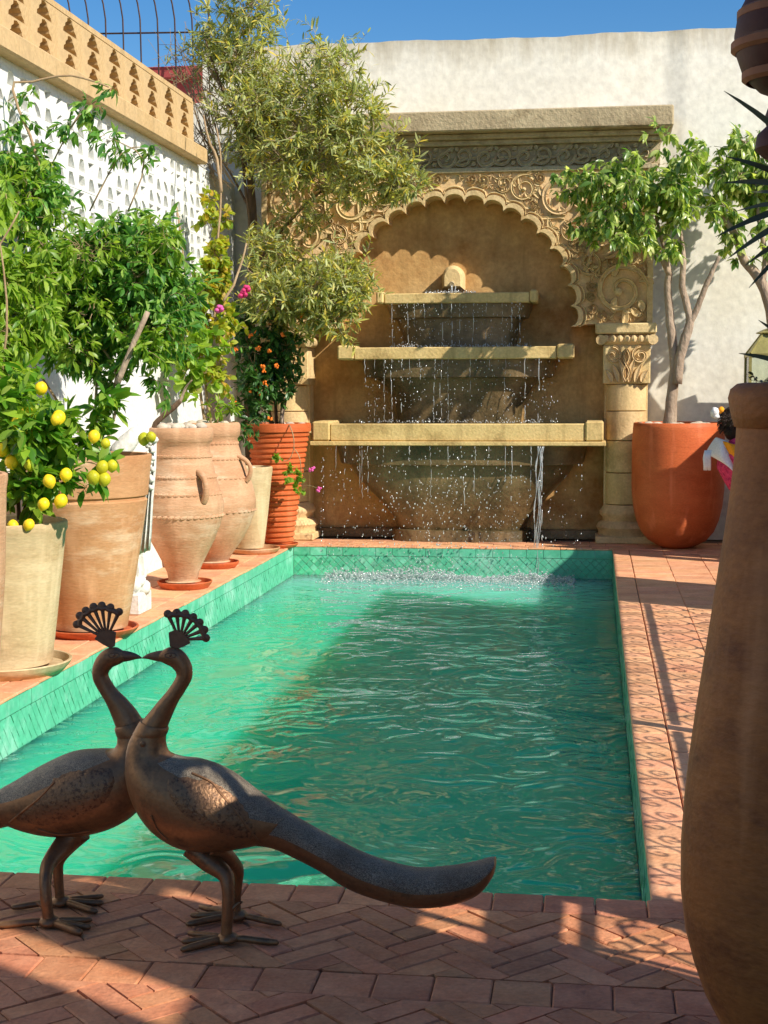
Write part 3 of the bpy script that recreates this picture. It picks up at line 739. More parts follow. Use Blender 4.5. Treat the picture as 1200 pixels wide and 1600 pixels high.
# carved scrolls
def ribbon(path, ws, h=.03, hb=.004):
    """raised carved band along a 2-D path in XZ (unit space), relief towards -Y"""
    q = MB(); vs = []; fs = []; m = len(path)
    for i, (x, z) in enumerate(path):
        a = path[max(i-1, 0)]; c_ = path[min(i+1, m-1)]
        tx, tz = c_[0]-a[0], c_[1]-a[1]; L = math.hypot(tx, tz) or 1; nx_, nz2 = -tz/L, tx/L; w = ws[i]
        for o, d in ((-1, hb), (-.72, -h*.8), (0, -h*.55), (.72, -h*.8), (1, hb)):
            vs.append((x+nx_*w*o, d, z+nz2*w*o))
    for i in range(m-1):
        for t in range(4): fs.append((5*i+t, 5*i+t+1, 5*i+6+t, 5*i+5+t))
    q.add(vs, fs); return q
def scrollmesh(seed):
    rr = random.Random(seed); q = MB()
    n = 40; turns = 1.35+.25*rr.random(); sg = 1
    path = []; ws = []
    for i in range(n+1):
        t = i/n; r_ = .9*(1-t)**.75+.1; a = sg*turns*6.283*t
        path.append((r_*math.cos(a), r_*math.sin(a))); ws.append(.125*(1-.4*t)*(1 if t > .1 else .4+6*t))
    b_ = ribbon(path, ws, .2); q.add(b_.v, b_.f)
    q.ball((path[-1][0], -.1, path[-1][1]), (.16, .16, .16), 8, 5)
    for k in range(7):         # leaves that leave the stem
        a = rr.uniform(0, 6.28); s0 = rr.choice((.45, .8, 1.05)); L = rr.uniform(.4, .62); bend = rr.choice((-1, 1))*rr.uniform(.8, 1.6)
        px, pz = s0*math.cos(a)*.7, s0*math.sin(a)*.7; ph = []; wl = []
        da = a+rr.uniform(-.6, .6)
        for i in range(9):
            t = i/8; ph.append((px, pz)); wl.append(.02+.15*math.sin(math.pi*min(1, t*.95+.05))**.8)
            px += math.cos(da)*L/8; pz += math.sin(da)*L/8; da += bend/8
        b_ = ribbon(ph, wl, .17); q.add(b_.v, b_.f)
    me = q.mesh('carved_scroll', True, sharp=35); me.materials.append(M['stone']); return me
SC = [scrollmesh(k) for k in range(5)]
def leafmesh2(seed):
    rr = random.Random(seed); q = MB()
    for s_ in (-1, 0, 1):
        px, pz, da = 0, -.9, math.pi/2+s_*.5; ph = []; wl = []
        for i in range(10):
            t = i/9; ph.append((px, pz)); wl.append(.03+.2*math.sin(math.pi*min(1, t*.93+.05)))
            px += math.cos(da)*.19*(1 if s_ == 0 else .8); pz += math.sin(da)*.19*(1 if s_ == 0 else .8); da -= s_*-.12
        b_ = ribbon(ph, wl, .2); q.add(b_.v, b_.f)
    me = q.mesh('carved_leaf', True, sharp=35); me.materials.append(M['stone']); return me
LFM = leafmesh2(3)
placed = []
def ok(x, z, r_):
    ax = abs(x-XC)
    if ax+r_ > HW-.055 or z+r_ > ZT-.012 or z-r_ < ZB+.01: return False
    if math.hypot(x-XC, z-ZC) - r_ < AR+.075: return False
    return all(math.hypot(x-p[0], z-p[1]) > (r_+p[2])*.96 for p in placed)
big = (1.47, 2.22, .215)
side = []
placed.append((XC+big[0], big[1], big[2])); side.append((big[0], big[1], big[2]))
rr = random.Random(3)
for rad in (.2, .17, .15, .13, .115, .1, .085, .07, .055, .045, .036):
    for _ in range(1500):
        ox = rr.uniform(0.02, HW); z = rr.uniform(ZB, ZT)
        if ox < rad*.9: continue
        if ok(XC+ox, z, rad): placed.append((XC+ox, z, rad)); side.append((ox, z, rad))
fill_ = []
for rad in (.05, .042, .034, .028):
    for _ in range(1600):
        ox = rr.uniform(0.02, HW-.05); z = rr.uniform(ZB, ZT)
        ax = ox
        if ax+rad > HW-.05 or z+rad > ZT-.006 or z-rad < ZB+.004 or math.hypot(ox, z-ZC)-rad < AR+.068: continue
        if all(math.hypot(XC+ox-p[0], z-p[1]) > r2 for p in placed for r2 in (p[2]*.97+rad*.55,)) and all(math.hypot(ox-p[0], z-p[1]) > (rad+p[2])*.8 for p in fill_): fill_.append((ox, z, rad))
for (ox, z, r_) in fill_:
    for sgn in (-1, 1):
        a = rr.uniform(0, 6.28)
        inst('carved_leaf', LFM, Matrix.Translation((XC+sgn*ox, PY, z)) @ Matrix.Rotation(a*sgn, 4, 'Y') @ Matrix.Diagonal((r_*sgn*1.15, .14, r_*1.15, 1)), ft)
for q, (ox, z, r_) in enumerate(side):
    for sgn in (-1, 1):
        a = rr.uniform(0, 6.28)
        me = LFM if r_ < .036 else SC[q % 5]
        M4 = Matrix.Translation((XC+sgn*ox, PY, z)) @ Matrix.Rotation(a*sgn, 4, 'Y') @ Matrix.Diagonal((r_*sgn*1.1, max(.16, r_)*1.2, r_*1.1, 1))
        inst('carved_scroll', me, M4, ft)
# connecting vine stems in the spandrels
for sgn in (-1, 1):
    for k in range(6):
        th0 = R(20+k*11); ph = []
        for i in range(14):
            t = i/13; th = th0+t*R(20); rr_ = AR+.12+.1*math.sin(t*6.28+k)+.05*k*t
            x, z = rr_*math.cos(th), ZC+rr_*math.sin(th)
            if x < HW-.07 and z < ZT-.03: ph.append((XC+sgn*x, z))
        if len(ph) > 4:
            rb = ribbon(ph, [.018]*len(ph), .024); rb2 = MB(); rb2.add([(p[0], p[1]+PY-.001, p[2]) for p in rb.v], rb.f); rb2.build('carved_stem', M['stone'], ft, smooth=True)
# frieze and cornice
MB().box((XC-HW-.05, PY, 3.312), (XC+HW+.05, NY, 3.5)).build('frieze_ground', M['stone_grey'], ft)
MB().box((XC-HW-.03, PY-.035, 3.268), (XC+HW+.03, NY, 3.311), .006).build('moulding', M['stone_grey'], ft)
MB().box((XC-HW-.06, PY-.07, 3.501), (XC+HW+.06, NY, 3.545), .006).build('moulding', M['stone_grey'], ft)
MB().box((XC-HW-.09, PY-.13, 3.546), (XC+HW+.09, NY, 3.592), .008).build('moulding', M['stone_grey'], ft)
MB().box((XC-HW-.18, PY-.25, 3.594), (XC+HW+.15, NY, 3.77), .012).build('cornice', M['stone_grey'], ft)
def friezemesh():
    q = MB()
    for sgn, cx in ((1, -.095), (-1, .1)):
        path = []; ws = []
        for i in range(27):
            t = i/26; r_ = .078*(1-t)+.014; a = (math.pi*1.15 if sgn > 0 else .15)+sgn*t*8.2
            path.append((cx+r_*math.cos(a), (.01*sgn)+r_*math.sin(a))); ws.append(.019*(1-.3*t))
        b_ = ribbon(path, ws, .045); q.add(b_.v, b_.f)
    b_ = ribbon([(-.17+.34*t/8, -.07+.14*(t/8)+.02*math.sin(t)) for t in range(9)], [.018]*9, .04); q.add(b_.v, b_.f)
    for (x, z, a) in ((-.01, .055, .5), (.02, -.05, 3.6), (.14, .045, 1.2), (-.135, .05, 2.2)):
        b_ = ribbon([(x+.012*t*math.cos(a), z+.012*t*math.sin(a)) for t in range(5)], [.006, .02, .026, .02, .004], .04); q.add(b_.v, b_.f)
    me = q.mesh('frieze_scroll', True, sharp=35); me.materials.append(M['stone_grey']); return me
FM = friezemesh()
nf = 10
for k in range(nf):
    inst('frieze_scroll', FM, Matrix.Translation((XC-HW+(k+.5)*2*HW/nf, PY, 3.405)), ft)
# columns
def cap_orn(parent, cx, w, z0, z1, yf):
    q = MB(); h = z1-z0
    for s_ in (-1, 1):
        path = []; ws = []
        for i in range(25):
            t = i/24; r_ = .068*(1-t)+.01; a = (math.pi/2)-s_*(-1)*0+s_*t*8.5
            path.append((cx+s_*(w-.085)+r_*math.cos(a)*1, z1-.085+r_*math.sin(a))); ws.append(.013)
        b_ = ribbon(path, ws, .035); q.add([(p[0], p[1]+yf, p[2]) for p in b_.v], b_.f)
        for k in range(3):
            ph = []; wl = []
            for i in range(9):
                t = i/8; ph.append((cx+s_*(.02+k*.055+.05*t*t), z0+.01+(h*.62-.05*k)*t)); wl.append(.006+.022*math.sin(math.pi*min(1, t*.95+.04)))
            b_ = ribbon(ph, wl, .04); q.add([(p[0], p[1]+yf, p[2]) for p in b_.v], b_.f)
    for k in range(2):
        ph = [(cx+.028*math.sin(t*.785)*(1 if k else -1), z0+.02+(h-.05)*t/8) for t in range(9)]
        b_ = ribbon(ph, [.012]*9, .045); q.add([(p[0], p[1]+yf, p[2]) for p in b_.v], b_.f)
    return q.build('carved_leaves', M['stone'], parent, smooth=True)
for sgn in (-1, 1):
    cx = XC+sgn*1.525
    MB().box((cx-.19, PY+.06, 0), (cx+.19, NY+.015, ZB-.002)).build('pilaster_back', M['stone'], ft)
    MB().box((cx-.275, PY-.13, 1.842), (cx+.255, NY, ZB-.001), .012).build('abacus', M['stone'], ft)
    ec = MB().box((cx-.22, PY-.10, 1.745), (cx+.22, NY, 1.841), .03); 
    for s2 in (-1, 1):
        ec.tube([(cx+s2*.225, PY-.12, 1.79), (cx+s2*.225, PY+.1, 1.79)], .045, 12)
    for k in range(7): ec.ball((cx-.18+k*.06, PY-.10, 1.80), (.026, .022, .034), 8, 5)
    ec.build('echinus', M['stone'], ft, smooth=True, sharp=35)
    cp = MB().box((cx-.205, PY-.075, 1.405), (cx+.205, NY, 1.744), .008).build('capital', M['stone'], ft)
    cap_orn(cp, cx, .205, 1.41, 1.74, PY-.075)
    zs = [.335, .62, .905, 1.165, 1.404]
    for k in range(4):
        q = MB(); q.lathe([(.172, zs[k]+.003), (.180, zs[k]+.008), (.180, zs[k+1]-.008), (.172, zs[k+1]-.003)], 36, (cx, PY+.1, 0), .002, k+int(sgn))
        q.build('shaft_block', M['stone'], ft, smooth=True, sharp=50)
    q = MB().lathe([(.235, .06), (.235, .10), (.255, .13), (.235, .17), (.195, .19), (.2, .22), (.225, .245), (.225, .275), (.205, .30), (.185, .333)], 36, (cx, PY+.1, 0))
    q.build('column_base', M['stone'], ft, smooth=True, sharp=50)
    MB().box((cx-.26, PY-.17, 0), (cx+.26, NY, .062), .008).build('plinth', M['stone'], ft)
MB().box((XC-1.28, NY-.08, 0), (XC+1.28, NY, .085), .006).build('plinth', M['wetstone'], ft)
# basins
def bowl(prof, cx, e=.5, n=40):
    q = MB(); vs = []; fs = []
    for (z, w, p) in prof:
        for i in range(n+1):
            a = math.pi*i/n; c_, s_ = math.cos(a), math.sin(a)
            vs.append((cx+w*math.copysign(abs(c_)**e, c_), NY-(p+.085)*abs(s_)**e, z))
    for k in range(len(prof)-1):
        for i in range(n):
            a = k*(n+1)+i; fs.append((a, a+1, a+n+2, a+n+1))
    q.add(vs, fs); return q
def basin(x0, x1, yf, z0, z1, prof, lip=.0, ear=.16):
    cx = (x0+x1)/2
    s_ = MB()
    s_.box((x0+ear, yf, z0+lip), (x1-ear, yf+.09, z1-.012), .008)          # front lip
    s_.box((x0+ear, yf+.09, z0+lip), (x1-ear, NY, z1-.05))                # floor of the trough
    bs_ = s_.build('basin', M['shelf'], ft)
    for (a, b_) in ((x0, x0+ear-.003), (x1-ear+.003, x1)):
        MB().box((a, yf-.018, z0+lip), (b_, NY, z1+.008), .014).build('basin_end', M['shelf'], ft)
    if lip: MB().box((x0-.02, yf-.026, z0), (x1+.02, NY, z0+lip-.002), .006).build('basin_lip', M['shelf'], ft)
    MB().add([(x0+ear, yf+.085, z1-.022), (x1-ear, yf+.085, z1-.022), (x1-ear, NY, z1-.022), (x0+ear, NY, z1-.022)], [(0, 1, 2, 3)]).build('trough_water', M['glass'], bs_)
    bowl(prof, cx).build('bowl', M['wetstone'], ft, smooth=True, sharp=35)
basin(-2.463, .083, 12.80, .872, 1.076, [(.871, 1.14, .55), (.70, 1.10, .53), (.69, 1.02, .47), (.60, .97, .46), (.47, .86, .42), (.33, .72, .36), (.2, .62, .31), (.10, .585, .28), (.095, .63, .32), (.0, .64, .33)], .04)
basin(-2.255, -.176, 12.92, 1.626, 1.745, [(1.625, .88, .43), (1.47, .85, .42), (1.462, .76, .36), (1.38, .66, .34), (1.25, .58, .31), (1.06, .56, .29)], 0, .15)
basin(-1.924, -.498, 13.05, 2.12, 2.222, [(2.119, .66, .32), (2.0, .62, .31), (1.99, .57, .26), (1.86, .52, .25), (1.70, .50, .25)], 0, .07)
sp = AY(708, 437, 13.35)
q = MB()
arch_ = [(.1*math.cos(a_), .02+.11*math.sin(a_)) for a_ in [k*math.pi/14 for k in range(15)]]+[(-.1, -.09), (.1, -.09)]
rings_ = [(0, 1.0), (.1, 1.0), (.16, .95), (.2, .84), (.215, .7)]
vs = [(sp.x+a_*k_, NY-d_, sp.z+b_*k_) for d_, k_ in rings_ for a_, b_ in arch_]; n_ = len(arch_); fs = [tuple(range(4*n_, 5*n_))]
for k in range(4):
    for i in range(n_): fs.append((k*n_+i, k*n_+(i+1) % n_, (k+1)*n_+(i+1) % n_, (k+1)*n_+i))
sm = MB().add(vs, fs)
for s2 in (-1, 1): sm.tube([(sp.x+s2*.03, NY-.2, sp.z+.05), (sp.x+s2*.062, NY-.18, sp.z+.0), (sp.x+s2*.05, NY-.2, sp.z-.05)], .014, 7)
spo = sm.build('spout_head', M['stone'], ft, smooth=True)
MB().tube([(sp.x, NY-.17, sp.z-.03), (sp.x, NY-.24, sp.z-.05)], [.026, .022], 12).build('spout_pipe', M['stone_grey'], spo, smooth=True)

# ================================================================= FALLING WATER
st = MB(); dr = MB()
def stream(x, y, z0, z1, r_, gap=.5):
    z = z0; dx = 0; dy = 0
    while z > z1:
        L = rnd.choice((.02, .04, .07, .16))*rnd.uniform(.6, 1.4); zz = max(z1, z-L)
        if rnd.random() > gap*(z0-z)/(z0-z1+1e-6):
            k = 5; ph = []; rd_ = []
            for i in range(k):
                t = i/(k-1); ph.append((x+dx+rnd.uniform(-.004, .004), y+dy-.0, z+(zz-z)*t)); rd_.append(r_*.7*(.25+.8*math.sin(math.pi*(t*.9+.08))))
            st.tube(ph, rd_, 5)
        z = zz-rnd.uniform(0, .03); dx += rnd.uniform(-.006, .006); dy -= rnd.uniform(0, .006)
def drop(x, y, z, r_): dr.ball((x, y, z), (r_*rnd.uniform(.6, 1), r_, r_*rnd.uniform(.8, 1.9)), 6, 4)
stream(sp.x, NY-.25, sp.z-.055, 2.21, .014, .1); stream(sp.x+.03, NY-.25, sp.z-.06, 2.21, .008, .1)
for u in (612, 636, 690, 718, 740, 662, 800, 812, 648, 705, 760, 785): stream(AY(u, 472, 13.02).x, 13.03, 2.12, 1.75, rnd.choice((.0025, .004, .006)), .45)
for u in (570, 600, 612, 640, 655, 690, 735, 765, 790, 820, 842, 842, 700, 680, 628, 585): stream(AY(u, 560, 12.9).x, 12.90, 1.63, 1.08, rnd.choice((.0025, .0035, .005)), .7)
for u in (525, 540, 562, 566, 574, 600, 640, 672, 700, 720, 742, 764, 790, 800, 830, 848): stream(AY(u, 700, 12.77).x, 12.76, .87, -.2 if u > 840 else .35, rnd.choice((.003, .004, .006)) if u < 840 else .008, .85 if u < 840 else .5)
for k in range(5):
    x0_ = AY(846, 700, 12.77).x+rnd.uniform(-.03, .03); ph = []; rd_ = []
    for i in range(22):
        t = i/21; ph.append((x0_-.035*t+.008*math.sin(i*.9+k), 12.755-.10*t-.004*k, .87-1.12*t**1.3)); rd_.append((.009 if k == 0 else .0045)*(1-.45*t)*(.75+.35*math.sin(i*1.7+k*2)))
    st.tube(ph, rd_, 6)
for k in range(1700):            # small splashes and drips
    t = rnd.random()
    if t < .62:
        u = rnd.gauss(690, 105); x = min(max(AY(u, 760, 12.7).x, -2.35), -.1); z = .87-1.1*rnd.random()**.8
        drop(x, 12.76-.14*rnd.random()-.1*(.87-z), z, rnd.uniform(.002, .0065))
    elif t < .82:
        x = rnd.uniform(-2.0, -.3); drop(x, 12.9-.06*rnd.random(), 1.62-.55*rnd.random()**1.0, rnd.uniform(.002, .0055))
    else:
        x = rnd.uniform(-1.8, -.6); drop(x, 13.03-.05*rnd.random(), 2.12-.4*rnd.random(), rnd.uniform(.002, .005))
for (x0, x1, y, z) in ((-2.1, -.3, 12.87, 1.07), (-1.8, -.55, 13.0, 1.735), (-1.5, -1.05, 13.14, 2.21)):
    for k in range(220): drop(rnd.uniform(x0, x1), y+rnd.uniform(-.03, .08), z+abs(rnd.gauss(0, .014)), rnd.uniform(.002, .006))
sw = st.build('falling_water', M['drops'], smooth=True, sharp=None, origin=(XC, 12.8, 0)); sw['kind'] = 'stuff'
sw = dr.build('water_droplets', M['drops'], smooth=True, sharp=None, origin=(XC, 12.8, 0)); sw['kind'] = 'stuff'
fo = MB()
for k in range(4200):           # the churned line where the fall meets the pool
    x = rnd.uniform(-2.3, -.15); y = 12.50+rnd.gauss(0, .07) if k % 3 else 12.42+rnd.gauss(0, .2)
    if y > 12.62: continue
    env = .55+.45*math.sin(x*5.3)*math.sin(x*2.1+1)
    r_ = rnd.uniform(.003, .009)
    fo.ball((x, y, WZ+abs(rnd.gauss(0, .05))*env*(1 if k % 3 else .2)), (r_*rnd.uniform(.8, 2.2), r_, r_*.9), 5, 3)
sw = fo.build('splash_foam', M['drops'], smooth=True, sharp=None, origin=(XC, 12.5, WZ)); sw['kind'] = 'stuff'
# ================================================================= POTS
def potprof(u, Y, pts, z0):
    """pots measured in photograph pixels at their own distance -> (radius, height) in metres"""
    k = KY(u, 800, Y); return [(hw*k, max(AY(u, v, Y).z-z0, 0)) for v, hw in pts]
def pot(name, label, cat, u, Y, X, pts, m, z0=.045, soil=None, n=48, wob=.006, seed=0, group=None, thick=.03):
    c = Vector((X, Y, z0)); t = thing(name, c, label, cat, group)
    pr = sorted(potprof(u, Y, pts, z0), key=lambda p: p[1]); pr[0] = (pr[0][0], 0.0)
    top = pr[-1][1]; rt_ = pr[-1][0]
    full = pr+[(rt_-thick*.3, top+.006), (rt_-thick*.8, top+.003), (rt_-thick, top-.02), (rt_-thick*1.1, top-.09)]
    MB().lathe(full, n, c, wob, seed).build('body', m, t, smooth=True, sharp=50)
    if soil is not None:
        MB().lathe([(.001, top-soil), (rt_-thick*1.05, top-soil-.004)], 24, c, 0, 0, False).build('soil', M['soil'], t)
    return t, top, rt_
def saucer(label, X, Y, r_, m, h=.042, group='saucers under the pots on the left'):
    t = MB().lathe([(r_*.86, 0), (r_*.96, h*.6), (r_*1.0, h), (r_*.985, h+.006), (r_*.95, h+.004), (r_*.9, h*.45), (r_*.2, h*.4)], 40, (X, Y, 0), .004, int(Y*10)).build('saucer', m, smooth=True, sharp=50, origin=(X, Y, 0))
    return tag(t, label, 'saucer', group)
GP = 'clay pots and urns along the left wall'
potB, topB, rB = pot('plant_pot', 'plain cream clay pot holding the lemon bush, nearest of the tall left pots', 'pot', 8, 6.85, -2.875, [(1040, 71), (1036, 74), (960, 84), (870, 95), (832, 99), (826, 102), (815, 102)], M['terra_cream'], soil=.03, seed=1, group=GP)
saucer('pale saucer with upturned rim under the cream lemon pot', -2.855, 6.85, .312, M['terra_cream'], h=.055)
potA, topA, rA = pot('plant_pot', 'pinkish clay pot cut off by the left picture edge in front of the lemon bush', 'pot', -95, 6.2, -2.885, [(1150, 80), (900, 96), (765, 101), (750, 104), (742, 104)], M['terra_urn'], soil=.04, seed=2, group=GP)
potC, topC, rC = pot('plant_pot', 'big smooth orange tan clay pot with one dark groove, between lemon pot and urn', 'pot', 140, 7.95, -2.82, [(988, 54), (984, 58), (900, 72), (800, 90), (781, 93), (779, 90.5), (775, 90.5), (773, 94), (730, 99), (716, 101), (711, 101)], M['terra_pale'], soil=.05, seed=3, group=GP)
saucer('red brown saucer under the big smooth grooved clay pot', -2.81, 7.95, .262, M['terra_red'])
potD, topD, rD = pot('clay_urn', 'large two handled clay urn with rope bands, cut branch standing in it', 'urn', 284, 9.9, -2.83, [(920, 27), (914, 28), (906, 22.5), (894, 25), (880, 31), (862, 40), (845, 49), (822, 59), (800, 64.5), (785, 65.5), (765, 60), (745, 53.5), (722, 48.5), (702, 44.5), (694, 44), (690, 48), (683, 50), (676, 50), (669, 49)], M['terra_urn'], soil=.012, seed=4, group=GP)
saucer('red brown saucer under the large rope banded urn', -2.82, 9.9, .192, M['terra_red'])
potE, topE, rE = pot('clay_urn', 'paler pinkish clay urn with small ear handle, standing behind the rope banded urn', 'urn', 329, 11.05, -2.915, [(888, 27), (882, 27), (875, 24), (862, 32), (842, 47), (820, 59), (795, 67), (780, 67.5), (760, 63), (740, 56), (715, 47.5), (695, 41), (685, 39.5), (681, 43), (674, 44.5), (664, 44.5), (661, 43)], M['terra_urn'], soil=.012, seed=5, group=GP)
saucer('red brown saucer under the paler second urn', -2.9, 11.05, .185, M['terra_red'])
potF, topF, rF = pot('plant_pot', 'small plain cream clay pot standing in front of the ribbed orange planter', 'pot', 393, 12.05, -2.86, [(862, 21), (858, 22), (800, 29), (745, 34.5), (736, 36), (730, 36)], M['terra_cream'], soil=.015, seed=6, group=GP, thick=.025)
saucer('wide tan saucer under the small cream pot', -2.83, 12.05, .225, M['terra_pale'])
# ribbed planter
ptsG = [(850, 22)]
for k in range(21):
    v = 846-k*8.2; hw = 22.5+(846-v)/(846-682)*25.5; ptsG += [(v, hw-1.1), (v-1.6, hw+1.0), (v-5.2, hw+1.1), (v-6.6, hw-.9)]
ptsG += [(676, 49.5), (674, 51.5), (667, 52), (662, 51.5)]
potG, topG, rG = pot('ribbed_planter', 'bright orange planter ringed with horizontal ribs beside the fountain', 'planter', 436, 12.5, -2.71, ptsG, M['terra_orange'], soil=.02, seed=7, group=GP, wob=.002)
saucer('thin red saucer under the ribbed orange planter', -2.71, 12.5, .17, M['terra_orange'], h=.03)
# rope bands and handles
def ropeband(parent, c, r_, z, tilt=.9, n=40, s_=.0145):
    q = MB()
    for k in range(n):
        a = 2*math.pi*k/n; p = Vector((c.x+r_*math.cos(a), c.y+r_*math.sin(a), c.z+z)); t = Vector((-math.sin(a), math.cos(a), 0))
        d = (t*math.cos(tilt*.4)+Vector((0, 0, 1))*math.sin(tilt*.4))*s_*1.5
        q.tube([p-d, p-d*.3, p+d*.3, p+d], [s_*.4, s_*.85, s_*.85, s_*.4], 6)
    return q.build('rope_band', M['terra_urn'], parent, smooth=True)
def radat(u, Y, pts, v):
    ps = sorted(pts); k = KY(u, 800, Y)
    for (v0, h0), (v1, h1) in zip(ps, ps[1:]):
        if v0 <= v <= v1: return k*(h0+(h1-h0)*(v-v0)/(v1-v0))
pD = [(920, 27), (894, 25), (880, 31), (862, 40), (845, 49), (822, 59), (800, 64.5), (785, 65.5), (765, 60), (745, 53.5), (722, 48.5), (702, 44.5)]
cD = ORG[potD.name]
for v in (712, 744, 770, 804): ropeband(potD, cD, radat(284, 9.9, pD, v), AY(284, v, 9.9).z-cD.z)
pE = [(888, 27), (862, 32), (842, 47), (820, 59), (795, 67), (780, 67.5), (760, 63), (740, 56), (715, 47.5), (695, 41), (685, 39.5)]
cE = ORG[potE.name]
for v in (692, 716, 745, 796): ropeband(potE, cE, radat(329, 11.05, pE, v), AY(334, v, 11.05).z-cE.z, s_=.011)
def handle(parent, c, ang, r0, z0, r1, z1, out, rad):
    pts = []
    for i in range(13):
        t = i/12; r_ = r0+(r1-r0)*t+out*math.sin(math.pi*t)**.7; z = z0+(z1-z0)*t+.02*math.sin(math.pi*t)
        pts.append((c.x+r_*math.cos(ang), c.y+r_*math.sin(ang), c.z+z))
    MB().tube(pts, [rad*(1.25-.3*math.sin(math.pi*i/12)) for i in range(13)], 10).build('handle', M['terra_urn'], parent, smooth=True)
for a in (-.75, -.75+math.pi): handle(potD, cD, a, radat(284, 9.9, pD, 738)-.01, AY(284, 735, 9.9).z-cD.z, radat(284, 9.9, pD, 778), AY(284, 780, 9.9).z-cD.z, .06, .021)
for a in (-.25, -.25+math.pi): handle(potE, cE, a, radat(329, 11.05, pE, 712)-.01, AY(334, 712, 11.05).z-cE.z, radat(329, 11.05, pE, 750), AY(334, 750, 11.05).z-cE.z, .07, .017)
def pebbles(parent_label, X, Y, z, r_, n, size, m=M['pebble'], flat=.6):
    t = thing('pebble_heap', (X, Y, z), parent_label, 'pebbles', 'pebbles covering the soil of the pots')
    for k in range(n):
        a = rnd.uniform(0, 6.28); q = r_*math.sqrt(rnd.random()); s_ = size*rnd.uniform(.6, 1.3)
        o = MB().ball((X+q*math.cos(a), Y+q*math.sin(a), z+s_*flat*.6), (s_, s_*rnd.uniform(.7, 1), s_*flat), 10, 7, .05).build('pebble', m, t, smooth=True)
pebbles('smooth pale pebbles on top of the rope banded urn', -2.83, 9.9, .045+topD-.005, rD-.055, 30, .036)
pebbles('few pale pebbles on top of the paler second urn', -2.915, 11.05, .045+topE-.02, rE-.05, 12, .04)
pebbles('brown stones lying in the small cream pot', -2.86, 12.05, .045+topF-.03, rF-.05, 14, .03)
pebbles('grey stones on top of the ribbed orange planter', -2.71, 12.5, .045+topG-.03, rG-.06, 12, .04)
# right: smooth U shaped pot
uX, uY = .715, 12.82
ptsU = [(852, 22), (850, 33), (843, 45), (830, 56), (812, 63.5), (790, 68.5), (765, 71), (730, 71.5), (690, 71), (668, 70), (661, 69)]
potU, topU, rU = pot('u_shaped_planter', 'large smooth orange terracotta planter with rounded bottom beside the fountain', 'planter', 1060, uY, uX, ptsU, M['terra_orange'], z0=0.0, soil=.03, seed=8, wob=.002, n=64)
pebbles('white and grey pebbles around the ficus trunk in the smooth orange planter', uX, uY, topU-.035, rU-.05, 60, .04)

# big foreground jar
vX, vY = .412, 2.75
aD, dD = math.atan2(vX, vY), math.hypot(vX, vY)
def jar_r(u, v):
    d = ray(u, v); p = AY(u, v, vY); return dD*math.sin(aD-math.atan2(d.x, d.y)), p.z
pv = [jar_r(u, v) for u, v in ((1122, 1590), (1100, 1548), (1083, 1500), (1070, 1450), (1063.5, 1390), (1064, 1320), (1069, 1250), (1077, 1180), (1087, 1110), (1098, 1040), (1109, 970), (1120, 900), (1131, 830), (1141, 760), (1147, 710), (1150, 668))]
pv = [(.115, 0), (.125, .05), (.14, .13)]+[p for p in pv if p[1] > .16]
rR, rZ = jar_r(1137, 622)
vt_ = thing('tall_clay_jar', (vX, vY, 0), 'very large dark brown clay jar in shadow at the right front edge', 'jar')
rT = pv[-1][0]; zT = pv[-1][1]
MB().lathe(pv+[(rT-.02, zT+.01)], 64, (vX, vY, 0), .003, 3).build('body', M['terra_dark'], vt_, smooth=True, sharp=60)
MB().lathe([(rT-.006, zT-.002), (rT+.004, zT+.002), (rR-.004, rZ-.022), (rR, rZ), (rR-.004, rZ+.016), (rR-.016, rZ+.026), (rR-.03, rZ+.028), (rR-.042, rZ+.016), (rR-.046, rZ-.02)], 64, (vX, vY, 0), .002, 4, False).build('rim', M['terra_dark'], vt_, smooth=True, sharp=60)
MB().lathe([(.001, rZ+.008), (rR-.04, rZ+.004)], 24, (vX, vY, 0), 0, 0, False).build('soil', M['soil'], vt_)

# hanging clay ornament
hp = AY(1147, 65, 2.75); hx = hp.x+.105
pend = thing('hanging_ornament', (hx, 2.75, 1.86), 'dark banded clay ornament hanging in the top right corner', 'ornament')
pr = []; rb = .105; zc = hp.z
MB().lathe([(.02, zc-.105), (.06, zc-.088), (.088, zc-.06), (.102, zc-.02), (.105, zc+.01), (.098, zc+.05), (.08, zc+.085), (.05, zc+.105), (.02, zc+.112)], 40, (hx, 2.75, 0)).build('globe', M['terra_pendant'], pend, smooth=True)
for tl, zz in ((.0, -.062), (.0, -.01), (.0, .045)):
    rr_ = math.sqrt(max(.001, .105**2-zz**2))
    MB().lathe([(rr_-.002, zc+zz-.012), (rr_+.006, zc+zz-.006), (rr_+.006, zc+zz+.006), (rr_-.002, zc+zz+.012)], 40, (hx, 2.75, 0), 0, 0, False).build('band', M['pendant_band'], pend, smooth=True)
MB().lathe([(.022, zc-.10), (.044, zc-.118), (.05, zc-.135), (.046, zc-.15), (.062, zc-.165), (.066, zc-.19), (.05, zc-.205), (.02, zc-.207)], 32, (hx, 2.75, 0)).build('foot_knob', M['terra_pendant'], pend, smooth=True, sharp=50)
MB().tube([(hx, 2.75, zc+.10), (hx, 2.75, 2.53)], .006, 6).build('cord', M['twig'], pend)

